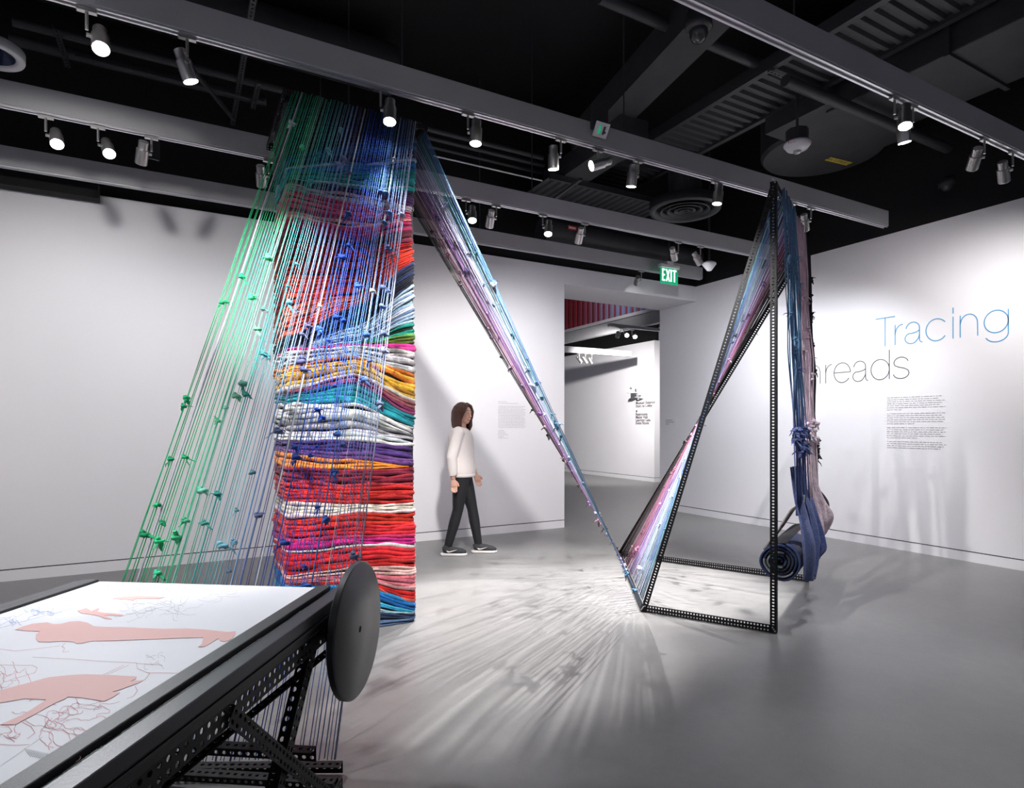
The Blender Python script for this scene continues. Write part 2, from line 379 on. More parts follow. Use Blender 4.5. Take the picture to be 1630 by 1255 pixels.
# corrugated decking tray between two rails, running along the depth of the room
r = empty('corrugated_tray', (1.54*H, 4, ZS), 'black corrugated metal tray running above the beams between two rails', 'tray')
m = MB(); x0, x1 = 1.434*H, 1.65*H
y = -.5
prof = []
while y < 7.0:
    prof += [(y, 0), (y+.04, 0), (y+.055, .03), (y+.095, .03)]; y += .11
for (ya, za), (yb, zb) in zip(prof, prof[1:]):
    m.add([(x0, ya, ZS+za), (x1, ya, ZS+za), (x1, yb, ZS+zb), (x0, yb, ZS+zb)], [(0, 1, 2, 3)])
m.build('corrugated_sheet', 'deck', r, solid=.003)
for xx in (x0, x1):
    m = MB(); m.bb((xx-.03, -.5, ZS-.03), (xx+.03, 7.0, ZS+.09)); m.build('rail', 'pipe', r)
r = empty('corrugated_tray', (1.54*H, 6.9, ZS-.3), 'short black corrugated tray crossing low behind the round diffuser', 'tray')
m = MB(); prof = []; y = 5.0
while y < 6.9: prof += [(y, 0), (y+.04, 0), (y+.055, .025), (y+.095, .025)]; y += .11
for (ya, za), (yb, zb) in zip(prof, prof[1:]):
    m.add([(ya-1.2, 6.0, ZS-.35+za), (ya-1.2, 7.0, ZS-.35+za), (yb-1.2, 7.0, ZS-.35+zb), (yb-1.2, 6.0, ZS-.35+zb)], [(0, 1, 2, 3)])
m.build('corrugated_sheet', 'deck', r, solid=.003)
for yy in (6.0, 6.98):
    m = MB(); m.bb((3.8, yy-.02, ZS-.38), (5.75, yy+.02, ZS-.31)); m.build('rail', 'pipe', r)
# wide rectangular duct on the right with round end
H2 = 3.1; Z2 = CAMZ+H2
r = empty('air_duct', (1.86*H2, 2, Z2), 'wide black air duct with a rounded end carrying a yellow label', 'duct')
m = MB(); m.bb((1.79*H2, -2, Z2-.02), (2.10*H2, 3.7, Z2+.45)); m.build('duct_box', 'duct', r, bevel=.01)
for yy in (.6, 2.6):
    m = MB(); m.bb((1.78*H2, yy, Z2-.045), (2.12*H2, yy+.04, Z2+.47)); m.build('duct_flange', 'duct', r)
m = MB(); c0 = V((2.06*H2, 4.30, Z2+.0)); m.lathe([(0, 0), (.62, 0), (.65, .04), (.65, .5), (0, .5)], c0, n=48); m.bb((1.75*H2, 3.6, Z2+.001), (2.2*H2, 4.3, Z2+.48)); m.build('duct_end', 'duct', r, smooth=False)
# yellow label on the duct, letters read from the far side
lb = onZ(1335, 257, Z2-.003)
def text_mesh(txt, size, name, mt, parent, loc, X, Yv, ext=.0008, align='CENTER', space=1.0, bold=0):
    cu = bpy.data.curves.new(name, 'FONT'); cu.body = txt; cu.size = size; cu.extrude = ext; cu.align_x = align; cu.align_y = 'CENTER'; cu.space_character = space; cu.offset = bold
    cu.materials.append(M[mt]); cu.resolution_u = 3
    o = bpy.data.objects.new(name, cu); COL.objects.link(o)
    dg = bpy.context.evaluated_depsgraph_get(); me = bpy.data.meshes.new_from_object(o.evaluated_get(dg)); bpy.data.objects.remove(o)
    if not me.materials: me.materials.append(M[mt])
    o = bpy.data.objects.new(name, me); COL.objects.link(o)
    X = V(X).normalized(); Yv = V(Yv).normalized(); Z = X.cross(Yv)
    mw = Matrix((X, Yv, Z)).transposed().to_4x4(); mw.translation = V(loc)
    if parent:
        mw.translation = V(loc)-V(parent.location); o.parent = parent
    o.matrix_basis = mw
    return o
dl = (onZ(1358, 263, ZS)-onZ(1313, 252, ZS)); dl.z = 0; dl.normalize(); dn = V((0, 0, -1)); pr = dn.cross(dl)
lab = empty('duct_label', lb, 'yellow duct label reading SUPPLY AIR upside down on the black round duct', 'label')
m = MB(); Rm = Matrix((dl, pr, dn)).transposed(); m.box(lb, (.36, .085, .002), Rm); m.build('label_plate', 'yellow', lab)
text_mesh('\u2190 SUPPLY AIR', .062, 'lettering', 'dark_ink', lab, lb-V((0, 0, .0018)), -dl, pr, .0004)
# diagonal black box duct
p0 = onZ(930, 225, ZS+.05); p1 = onZ(1150, -10, ZS+.05)
r = empty('diagonal_duct', (p0+p1)/2, 'black box duct running diagonally across the ceiling behind the front beam', 'duct')
m = MB(); m.bar(p0, p1, .34, .28); m.build('duct_box', 'duct', r)
p0 = onZ(885, 292, ZS-.2); p1 = onZ(1010, 205, ZS-.2)
r = empty('box_duct', (p0+p1)/2, 'short black box duct left of the corrugated tray, behind the sideways spotlight', 'duct')
m = MB(); m.bar(p0, p1, .36, .24); m.build('duct_box', 'duct', r)
# pipes running along the beams
pp = [((20, 35), (450, 150), .035, ZS, 'thick black pipe at the upper left, highest of the group'),
      ((15, 62), (420, 175), .05, ZS, 'thickest black pipe in the upper left group of pipes'),
      ((120, 90), (420, 165), .02, ZS-.05, 'thin black conduit running below the thick pipes at the upper left'),
      ((250, 195), (440, 243), .05, ZS-.1, 'black pipe low at the left just above the second beam'),
      ((200, 175), (430, 235), .03, ZS-.1, 'thin black pipe above the second beam at the left'),
      ((680, 205), (850, 262), .028, ZS-.1, 'upper thin black conduit right of the cloth column top'),
      ((680, 218), (850, 275), .028, ZS-.1, 'middle thin black conduit right of the cloth column top'),
      ((680, 232), (850, 285), .022, ZS-.1, 'lower thin black conduit right of the cloth column top'),
      ((955, -5), (1215, 108), .05, ZS+.1, 'round black pipe passing behind the large dome camera'),
      ((1250, 128), (1500, 240), .05, 4.40, 'black pipe passing under the wide duct at the right'),
      ((1060, 360), (1180, 388), .04, 4.1, 'dark pipe behind the round diffuser')]
for (a, b, rr, z, lbx) in pp:
    p0 = onZ(*a, z); p1 = onZ(b[0], b[1], z); p1.y = p0.y
    m = MB(); m.cyl(p0, p1, rr, n=16); o = m.build('ceiling_pipe', 'pipe', smooth=True, edge=True, origin=(p0+p1)/2); tag(o, lbx, 'pipe', 'black pipes under the ceiling')
for (px, py, ln, rr, z, lbx) in ((1330, 352, 1.6, .03, 4.2, 'thin black pipe running away below the wide duct, nearest the right wall'),
                               (1420, 318, 1.9, .035, 4.2, 'black pipe parallel to the right wall, under the small dome camera'),
                               (1500, 300, 2.0, .025, 4.3, 'uppermost thin pipe parallel to the right wall')):
    p0 = onZ(px, py, z); m = MB(); m.cyl(p0-V((0, ln, 0)), p0+V((0, ln*.7, 0)), rr, n=14); tag(m.build('ceiling_pipe', 'pipe', smooth=True, edge=True, origin=p0), lbx, 'pipe', 'black pipes under the ceiling')
# white thin conduit right of the column top
p0 = onZ(690, 248, 4.3); p1 = onZ(860, 290, 4.3); p1.y = p0.y
m = MB(); m.cyl(p0, p1, .008, n=10); tag(m.build('pale_conduit', 'white', origin=(p0+p1)/2), 'thin pale conduit behind the string sheet, above the second beam', 'conduit')
# large silencer duct along the left wall
m = MB(); m.cyl((4.2, 6.84, 4.05), (7.0, 6.84, 4.05), .18, n=32); tag(m.build('round_duct', 'duct', smooth=True, edge=True, origin=(5.6, 6.84, 4.05)), 'fat round black duct above the opening, behind the exit sign', 'duct')
m = MB(); m.cyl((-3, 6.35, 5.3), (2.0, 6.35, 5.3), .25, n=32); tag(m.build('round_duct', 'duct', smooth=True, edge=True, origin=(0, 6.35, 5.3)), 'fat round black duct high above the left wall', 'duct')

# ------------------------------------------------------------------ slotted angle iron
def cellrow(m, o, dx, dy, lx, ly, hx, hy):
    """one cell lx by ly with an eight sided slot hx by hy"""
    c = o+dx*lx/2+dy*ly/2
    out = [(1, 0), (1, 1), (0, 1), (-1, 1), (-1, 0), (-1, -1), (0, -1), (1, -1)]
    vs = [c+dx*(a*lx/2)+dy*(b*ly/2) for a, b in out]+[c+dx*(a*hx/2*(.72 if a and b else 1))+dy*(b*hy/2*(.72 if a and b else 1)) for a, b in out]
    m.add(vs, [(i, (i+1) % 8, 8+(i+1) % 8, 8+i) for i in range(8)])
def flange(m, p0, p1, side, w, rows, pitch=.022, hole=.55):
    p0 = V(p0); p1 = V(p1); d = p1-p0; L = d.length; d.normalize(); s = V(side); s = (s-d*s.dot(d)).normalized()
    n = max(1, round(L/pitch)); lx = L/n; ly = w/rows
    for i in range(n):
        for j in range(rows): cellrow(m, p0+d*lx*i+s*ly*j, d, s, lx, ly, lx*hole, min(ly*.5, .016))
def angle_iron(p0, p1, a, b, parent, wa=.045, wb=.04, ra=2, rb=1, pitch=.022, name='angle_iron', hole=.55):
    m = MB(); flange(m, p0, p1, a, wa, ra, pitch, hole); flange(m, p0, p1, b, wb, rb, pitch, hole)
    return m.build(name, 'iron', parent, weld=.0003, solid=.0025)
# unistruts in the ceiling
for (a, b, z, lbx) in (((399, -4), (366, 262), ZS-.05, 'long slotted strut running into depth, left of the cloth column'),
                     ((84, 46), (107, 107), ZS-.05, 'short slotted strut hanging near the upper left corner'),
                     ((408, 132), (396, 172), ZS-.1, 'short slotted strut beside the long one, by the green strings'),
                     ((1222, 116), (1300, 148), ZS-.06, 'slotted strut lying across the corrugated tray')):
    p0 = onZ(*a, z); p1 = onZ(*b, z)
    if abs(p0.x-p1.x) < .6: p1.x = p0.x
    r = empty('slotted_strut', (p0+p1)/2, lbx, 'strut', 'slotted struts under the ceiling')
    m = MB(); d = (p1-p0).normalized(); sd = d.cross(V((0, 0, 1)))
    flange(m, p0, p1, sd, .045, 1, .05, .5); flange(m, p0, p1, (0, 0, 1), .04, 1, .05, .5); m.build('channel', 'pipe', r, weld=.0003, solid=.003)
# two diagonal struts
for a, b, z, lbx in (((283, 82), (372, 190), ZS-.2, 'slanting thin black brace at the upper left'), ((925, 285), (870, 325), 4.1, 'slanting thin black brace above the second beam')):
    p0 = onZ(*a, z); p1 = onZ(*b, z); m = MB(); m.bar(p0, p1, .03, .03); tag(m.build('ceiling_brace', 'pipe', origin=(p0+p1)/2), lbx, 'brace')

# ------------------------------------------------------------------ ceiling devices
def dev(name, c, lbx, cat): return empty(name, c, lbx, cat)
# round diffuser
c = onZ(1090, 335, 4.1); r = dev('round_diffuser', c, 'large round black air diffuser with concentric rings, left of the slotted frame', 'diffuser')
prof = [(.43, .0), (.42, -.015), (.36, -.005), (.33, .05)]; m = MB(); m.lathe(prof+[(.33, .1), (.43, .1), (.43, 0)], c, n=56); m.build('outer_ring', 'beam_dark' if 'beam_dark' in M else 'pipe', r, smooth=True)
for R0 in (.30, .215, .13, .06):
    m = MB(); m.lathe([(R0, -.012), (R0-.012, -.02), (R0-.05, .035), (R0-.045, .042), (R0, -.012)], c, n=48); m.build('ring', 'pipe', r, smooth=True)
m = MB(); m.lathe([(0, .05), (.36, .05)], c, n=48); m.build('neck_plate', 'black', r)
m = MB(); m.cyl(c+V((0, 0, .1)), c+V((0, 0, .55)), .2, n=32); m.build('neck', 'duct', r)
# recessed can lights (round reflectors)
for px, py, z, lbx in ((243, 258, 4.15, 'round downlight reflector below the upright spotlight at the left'), (763, 353, 4.3, 'round downlight reflector between spotlights behind the string sheet'), (1092, 413, 4.2, 'round downlight reflector above the exit sign')):
    c = onZ(px, py, z); r = dev('downlight', c, lbx, 'downlight'); r['group'] = 'round downlights among the beams'
    m = MB(); m.lathe([(.085, 0), (.088, -.004), (.075, -.004), (.05, .07), (0, .08)], c, n=32); m.build('reflector', 'track', r, smooth=True)
    m = MB(); m.cyl(c+V((0, 0, .004)), c+V((0, 0, .35)), .092, n=28); m.build('can', 'duct', r, smooth=True, edge=True)
# large round fitting at the left picture edge
c = onZ(-18, 86, 4.2); r = dev('large_downlight', c, 'large round fitting with a dark blue reflector cut off by the left picture edge', 'downlight')
m = MB(); m.lathe([(.215, 0), (.21, -.012), (.16, -.004), (.155, .01), (.155, .06), (.215, .06), (.215, 0)], c, n=48); m.build('rim', 'white', r, smooth=True)
m = MB(); m.lathe([(.155, .005), (.1, .09), (0, .12)], c, n=48); m.build('reflector', 'blueglow', r, smooth=True)
# large dome camera
c = onZ(1112, 45, 4.35); r = dev('dome_camera', c, 'large black dome security camera hanging behind the upper right beam', 'camera')
m = MB(); m.lathe([(0, .16), (.07, .15), (.09, .08), (.098, .02), (.1, .0), (.09, -.01), (.065, -.02)], c, n=36); m.build('housing', 'pipe', r, smooth=True)
m = MB(); m.lathe([(.068, -.012), (.066, -.05), (.05, -.085), (.025, -.105), (0, -.11)], c, n=30); m.build('dome', 'glass', r, smooth=True)
m = MB(); m.cyl(c+V((0, 0, .15)), (c.x, c.y, CE-.002), .025, n=14); m.build('drop_pipe', 'pipe', r, smooth=True)
# smaller dome
c = onZ(1509, 297, 4.05); r = dev('dome_camera', c, 'small dark dome camera high before the right wall', 'camera')
m = MB(); m.lathe([(0, .1), (.07, .09), (.09, .04), (.09, 0), (.06, -.01)], c, n=30); m.build('housing', 'pipe', r, smooth=True)
m = MB(); m.lathe([(.075, -.002), (.06, -.04), (.03, -.055), (0, -.06)], c, n=30); m.build('dome', 'glass', r, smooth=True)
m = MB(); m.cyl(c+V((0, 0, .1)), (c.x, c.y, CE-.002), .012, n=12); m.build('drop_pipe', 'pipe', r, smooth=True)
# smoke and fire alarm
c = onZ(1269, 228, 4.1); r = dev('fire_alarm', c, 'white fire alarm with red lettering hanging from a black drop pipe', 'alarm')
m = MB(); m.lathe([(0, .12), (.1, .12), (.1, .02), (.105, .0), (.09, 0), (0, 0)], c, n=8); m.build('back_box', 'pipe', r)
m = MB(); m.lathe([(0, .005), (.118, 0), (.12, -.02), (.09, -.06), (.045, -.075), (0, -.077)], c, n=40); m.build('cover', 'white', r, smooth=True)
m = MB(); m.lathe([(.035, -.07), (.034, -.09), (.02, -.1), (0, -.102)], c, n=24); m.build('strobe', 'steel', r, smooth=True)
m = MB(); m.cyl(c+V((0, 0, .12)), (c.x, c.y, ZS-.03), .014, n=12); m.build('drop_pipe', 'pipe', r, smooth=True)
for sg in (-1, 1):
    dd = LD(sg*.085, -.075, 0)-LD(0, 0, 0); pz = c+V((dd.x, dd.y, -.022)); tx = LD(1, sg*.9, 0)
    text_mesh('FIRE', .036, 'lettering', 'red', r, pz, tx, (0, 0, 1), .001)
# wedge shaped sensor
c = atD(1129, 425, 7.9); r = dev('motion_sensor', c, 'white wedge shaped sensor hanging right of the exit sign', 'sensor')
m = MB(); m.lathe([(0, .07), (.045, .07), (.085, .05), (.09, .03), (.03, -.05), (0, -.06)], c, n=20); m.build('housing', 'white', r, smooth=True)
m = MB(); m.cyl(c+V((0, 0, .07)), (c.x, c.y, CE-.002), .012, n=12); m.build('drop_pipe', 'pipe', r)
# little ceiling sign plate on beam A
c = onY(957, 207, BY['A']-.05); r = dev('sign_plate', c, 'small white tilted plate with a green and a dark mark on the front beam', 'sign')
Rm = Matrix.Rotation(math.radians(-55), 3, 'X'); m = MB(); m.box(c, (.13, .11, .01), Rm); m.build('plate', 'white', r)
for dx, mt in ((-.022, 'green'), (.022, 'dark_ink')):
    m = MB(); m.box(c+Rm@V((dx, 0, -.0065)), (.018, .06, .002), Rm); m.box(c+Rm@V((dx+.012, .012, -.0065)), (.02, .014, .002), Rm); m.build('printed_mark', mt, r)
m = MB(); m.bb(c+V((-.07, .0, .012)), c+V((.07, .05, .2))); m.build('bracket_box', 'pipe', r)
# red label on the duct
c = onY(911, 363, 6.655); r = dev('pipe_label', c, 'small red bordered label on the dark round duct behind the beams', 'label')
m = MB(); m.bb(c+V((-.07, 0, -.028)), c+V((.07, .004, .028))); m.build('label_plate', 'red', r)
m = MB(); m.bb(c+V((-.055, -.002, -.012)), c+V((.055, .0, .012))); m.build('label_stripe', 'white', r)
# EXIT sign
c = onY(1065, 439, 6.5); r = dev('exit_sign', c, 'green illuminated EXIT sign hanging before the opening', 'sign')
m = MB(); m.bb(c+V((-.165, -.008, -.125)), c+V((.165, .008, .105))); m.build('sign_panel', 'green', r, bevel=.003)
m = MB(); m.bb(c+V((-.18, -.035, .105)), c+V((.18, .035, .15))); m.bb(c+V((-.06, -.03, .15)), c+V((.06, .03, .2))); m.build('housing', 'white', r, bevel=.004)
m = MB(); m.cyl(c+V((0, 0, .2)), (c.x, c.y, CE-.002), .012, n=12); m.build('drop_pipe', 'pipe', r)
ex = MB(); th = .019; hh = .17
def seg(m, c, pts, th):
    for (a, b) in zip(pts, pts[1:]):
        m.bar(c+V((a[0], 0, a[1])), c+V((b[0], 0, b[1])), .003, th, up=(0, 1, 0)) if False else None
        p0 = c+V((a[0], -.0105, a[1])); p1 = c+V((b[0], -.0105, b[1])); d = (p1-p0).normalized(); s = d.cross(V((0, 1, 0)))*th/2; q = d*th*.0
        m.prism([p0-s-q, p1-s+q, p1+s+q, p0+s-q], (0, .0025, 0))
for pts in ([(-.128, -.085), (-.128, .085)], [(-.137, .076), (-.083, .076)], [(-.137, 0), (-.09, 0)], [(-.137, -.076), (-.083, -.076)],
            [(-.058, .085), (-.002, -.085)], [(-.002, .085), (-.058, -.085)], [(.032, .085), (.032, -.085)], [(.062, .076), (.132, .076)], [(.097, .085), (.097, -.085)]):
    seg(ex, c, pts, th)
ex.build('lettering', 'exitw', r)

# ------------------------------------------------------------------ LOBBY BITS
for i, (a, b, z, lbx) in enumerate((((905, 520), (1054, 540), 3.75, 'grey lobby beam seen through the opening, upper one'), ((905, 556), (960, 562), 3.70, 'grey lobby beam seen through the opening, lower left one'))):
    p0 = atD(a[0]-10, a[1], 12.6+i*1.2); p1 = V((p0.x+4, p0.y, p0.z))
    if i: p1.x = p0.x+2.0; LB = p0.copy()
    if not i: continue
    m = MB(); m.bar(p0-V((1, 0, 0)), p1, .08, .14); o = m.build('lobby_beam', 'beam', origin=p0); tag(o, lbx, 'beam', 'grey beams in the lobby')
p = atD(993, 533, 12.4)
m = MB(); m.bb((7.6, p.y-.04, p.z+.14), (10.5, p.y+.04, p.z+.20)); tag(m.build('lobby_beam', 'beam', origin=(9, p.y, p.z+.2)), 'grey lobby beam carrying the two glaring lamps', 'beam', 'grey beams in the lobby')
track_light(p+V((0, 0, .14)), V((-.62, -.78, -.35)), 'brighter glaring lamp seen through the opening, left one', 1, 0, group='cylinder track lights in the lobby')
p2 = atD(1006, 535, 12.5); track_light(p2+V((0, 0, .14)), V((-.62, -.78, -.4)), 'smaller glaring lamp seen through the opening, right one', 1, 0, group='cylinder track lights in the lobby')
track_light(V((9.2, p.y, p.z+.14)), None, 'added hidden lobby spotlight washing the far white wall', 1, 50, 75, .9, W1, group='cylinder track lights in the lobby', target=(10.6, 12.9, 1.6))  # unseen lamp added to brighten the far lobby wall
track_light(V((7.9, p.y, p.z+.14)), None, 'added hidden lobby spotlight aimed at the lobby floor and wall', 1, 1050, 90, 1, W1, group='cylinder track lights in the lobby', target=(10.6, 13.6, 1.4))  # second unseen lamp, added for more light in the lobby
for i, px in enumerate((922, 932, 942)):
    track_light(V((onY(px, 560, LB.y).x, LB.y, LB.z-.07)), V((.5, -.4+.2*i, -.8)), ('left', 'middle', 'right')[i]+' one of three small unlit lamps clustered at the far left of the lobby ceiling', 0, 0, group='cylinder track lights in the lobby')
track_light(V((7.7, 9.6, 5.2)), None, 'added hidden lobby spotlight aimed at the slatted screen', 1, 60, 120, 1, W1, group='cylinder track lights in the lobby', target=(8.5, 11.0, 4.2))  # unseen lamp added because nothing else lights the slats
m = MB(); m.bb((7.66, 8.2, 5.2), (7.74, 12.4, 5.3)); m.cyl((7.7, 8.6, 5.3), (7.7, 8.6, CE), .006, n=6); tag(m.build('lobby_beam', 'beam', origin=(7.7, 10, 5.25)), 'added short high lobby track hidden above the opening', 'beam', 'grey beams in the lobby')  # unseen track added to carry the slat lamp
# white sensor on wall bracket, on the lobby wall
c = onX(1018, 628, FX); r = empty('wall_camera', c, 'white camera on a bracket above the wall directory in the lobby', 'camera')
q = V((FX, c.y-.12, c.z-.0))
m = MB(); m.bb(V((FX-.03, q.y-.09, q.z-.12)), V((FX, q.y+.09, q.z+.13))); m.build('wall_plate', 'white', r, bevel=.01)
m = MB(); m.bar((FX-.02, q.y, q.z-.02), (FX-.26, q.y, q.z+.02), .05, .04); m.bar((FX-.02, q.y, q.z-.11), (FX-.2, q.y, q.z-.08), .12, .02); m.build('arm', 'white', r)
m = MB(); m.lathe([(0, 0), (.14, 0), (.14, .025), (.075, .03), (.075, .2), (.055, .225), (0, .23)], V((FX-.33, q.y+.03, q.z+.02)), n=32); m.build('body', 'white', r, smooth=True, edge=True)
m = MB(); m.cyl((FX-.40, q.y-.02, q.z+.14), (FX-.42, q.y-.03, q.z+.14), .028, n=16); m.build('camera_eye', 'lens_off', r)
# directory lettering on lobby wall (X = FX plane); wall seen from -X, reading direction is -Y
r = empty('wall_directory', onX(1012, 655, FX), 'black wall lettering listing restrooms and event room in the lobby', 'lettering')
for (px, py, t) in ((1012, 642, 'Museum Exterior'), (1012, 647, 'Stairs to Lobby'), (1012, 660, 'Restrooms'), (1012, 664.7, 'Maker Hub'), (1012, 669.3, 'Learning Labs'), (1012, 674, 'Event Room')):
    p = onX(px, py, FX)-V((.004, 0, 0)); text_mesh(t, .105, 'text_line', 'dark_ink', r, p, (0, -1, 0), (0, 0, 1), .0012, 'LEFT', 1.0, .002)
for py in (637, 655):
    p = onX(1012.6, py, FX)-V((.004, .02, 0)); m = MB(); m.prism([p+V((0, 0, .035)), p+V((0, -.04, 0)), p+V((0, 0, -.03)), p+V((0, .04, 0))], (.003, 0, 0)); m.build('arrow', 'dark_ink', r)

# ------------------------------------------------------------------ WALL LETTERING "Tracing threads"
def arc(cx, cy, rx, ry, a0, a1, n=22): return [(cx+rx*math.cos(math.radians(lerp(a0, a1, i/n))), cy+ry*math.sin(math.radians(lerp(a0, a1, i/n)))) for i in range(n+1)]
# glyphs with x-height .70, cap height 1.0 ; (strokes, advance)
def a_glyph(): return [[(.03, .52)]+arc(.25, .47, .22, .24, 170, 20)+[(.46, .42), (.46, .12)]+arc(.54, .12, .08, .115, 180, 280, 8), [(.46, .42), (.38, .37), (.2, .33)]+arc(.2, .17, .2, .18, 110, 330, 18)+[(.44, .18), (.46, .26)]]
G = {'T': ([[(0, 1), (.66, 1)], [(.33, 1), (.33, 0)]], .58),
     'r': ([[(.08, .7), (.08, 0)], [(.08, .38)]+arc(.34, .40, .25, .29, 178, 92, 12)], .40),
     'a': (a_glyph(), .64), 
     'c': ([arc(.33, .35, .32, .36, 38, 322, 36)], .74),
     'i': ([[(.06, .7), (.06, 0)], [(.06, .99), (.06, .80)]], .20),
     'n': ([[(.06, .7), (.06, 0)], [(.06, .42)]+arc(.30, .42, .235, .29, 175, 5, 18)+[(.54, 0)]], .68),
     'g': ([arc(.33, .37, .31, .34, 0, 360, 40), [(.64, .70), (.64, .02)]+arc(.34, .0, .3, .25, 2, -155, 22)], .78),
     't': ([[(.12, .92), (.12, .14)]+arc(.24, .13, .12, .13, 180, 290, 8), [(0, .7), (.3, .7)]], .36),
     'h': ([[(.06, 1), (.06, 0)], [(.06, .42)]+arc(.30, .42, .235, .29, 175, 5, 18)+[(.54, 0)]], .68),
     'e': ([[(.02, .36), (.62, .36)]+arc(.32, .35, .31, .36, 2, 325, 38)], .72),
     'd': ([arc(.32, .35, .31, .35, 0, 360, 40), [(.63, 1), (.63, 0)]], .74),
     's': ([arc(.27, .52, .23, .19, 15, 180, 16)+[(.07, .44), (.2, .38), (.36, .34), (.49, .27)]+arc(.27, .175, .25, .18, 5, -170, 20)], .6)}
def letter(ch, Y0, z0, sc_, mt, parent, th=.0075):
    m = MB()
    for st in G[ch][0]:
        pts = [V((XR-.001, Y0-x*sc_, z0+y*sc_)) for x, y in st]
        L = []; 
        for i, p in enumerate(pts):
            d = (pts[min(i+1, len(pts)-1)]-pts[max(i-1, 0)]).normalized(); L.append(d.cross(V((1, 0, 0)))*th/2)
        vs = []
        for p, s in zip(pts, L): vs += [p-s, p+s, p-s-V((.003, 0, 0)), p+s-V((.003, 0, 0))]
        fs = []
        for i in range(len(pts)-1):
            a = 4*i; b = a+4; fs += [(a+2, a+3, b+3, b+2), (a, a+2, b+2, b), (a+3, a+1, b+1, b+3)]
        fs += [(0, 1, 3, 2), (4*len(pts)-4, 4*len(pts)-2, 4*len(pts)-1, 4*len(pts)-3)]
        m.add(vs, fs)
    return m.build('letter', mt, parent)
pT = onX(1395, 553, XR); pd = onX(1411, 604, XR)
r = empty('wall_title', pT, 'pale blue thin wall lettering reading Tracing', 'lettering')
sc_ = .335; Y0 = onX(1394, 550, XR).y; Yend = onX(1606, 550, XR).y
adv = sum(G[c][1] for c in 'Tracin')+.64; kx = (Y0-Yend)/(adv*sc_)
z0 = pT.z; y = Y0
def word(txt, Yst, z0, sc_, kx, mt, parent, th):
    y = Yst
    for ch in txt:
        letter(ch, y, z0, sc_, mt, parent, th); y -= G[ch][1]*sc_*kx
    return y
word('Tracing', Y0, z0, sc_, kx, 'blue_ink', r, .009)
r = empty('wall_title', pd, 'dark thin wall lettering reading threads, its start hidden by the strings', 'lettering')
Ys = onX(1447, 604, XR).y; tot = sum(G[c][1] for c in 'thread')+.52
sc2 = .345
word('threads', Ys+tot*sc2*1.0, pd.z, sc2, 1.0, 'dark_ink', r, .0075)
# paragraphs, illegibly small in the photo: rows of word shaped dashes
def para(plane, org, right, rows, lh, width, wh, mt, parent, nrm):
    z = org.z
    for row in rows:
        if row == 0: z -= lh*.9; continue
        m = MB(); x = 0; W = width*row
        while x < W:
            l = random.choice((.015, .025, .03, .04, .05))*width/.6
            l = min(l, W-x+.001); p = org+right*x; p = V((p.x, p.y, z))+nrm*.001
            m.prism([p, p+right*l, p+right*l+V((0, 0, wh)), p+V((0, 0, wh))], nrm*.0015); x += l+.010*width/.6
        m.build('text_line', mt, parent); z -= lh
o = onX(1412, 634, XR); wdt = (onX(1412, 634, XR)-onX(1506, 634, XR)).length
r = empty('wall_text', o, 'paragraphs of small grey text on the right wall under the title', 'lettering')
zb = onX(1412, 716, XR).z; rows = [.93, .88, 1, .93, .91, .99, .26, 0, .99, .93, .97, .98, .95, .48, 0, 1, .96, 1, .95, .99, .54, 0, .93, 1, .96, .91]
lh = (o.z-zb)/(23+3*.9)
para('X', o-V((.001, 0, 0)), V((0, -1, 0)), rows, lh, wdt, lh*.24, 'soft_ink', r, V((-1, 0, 0)))
o = onY(793, 640, YL); wdt = .42
r = empty('wall_text', o, 'small grey text panel on the left wall between the person and the string sheet', 'lettering')
lh = (o.z-onY(793, 701, YL).z)/25
para('Y', o-V((0, .001, 0)), V((1, 0, 0)), [.3, .72, 0]+[.98, .9, 1, .95, .99, .97, 1, .93, .98, 1, .96, .99, .94, 1, .97]+[0, .2, .25, .3, .35, .2, .36], lh, wdt, lh*.26, 'soft_ink', r, V((0, -1, 0)))
o = onX(1060, 670, XR); r = empty('wall_label', o, 'tiny wall label beside the right edge of the opening', 'label')
m = MB(); m.bb((XR-.003, o.y-.26, o.z-.09), (XR, o.y+.02, o.z+.05)); m.build('label_card', 'wall', r)
para('X', o-V((.003, 0, 0)), V((0, -1, 0)), [.8, 1, .4], .033, .2, .016, 'soft_ink', r, V((-1, 0, 0)))
o = onX(1118, 676, XR); m = MB(); m.bb((XR-.012, o.y-.09, o.z-.012), (XR, o.y+.09, o.z+.008)); tag(m.build('wall_tag', 'white', origin=o), 'tiny white tag on the right wall left of the slanted frame bar', 'label')
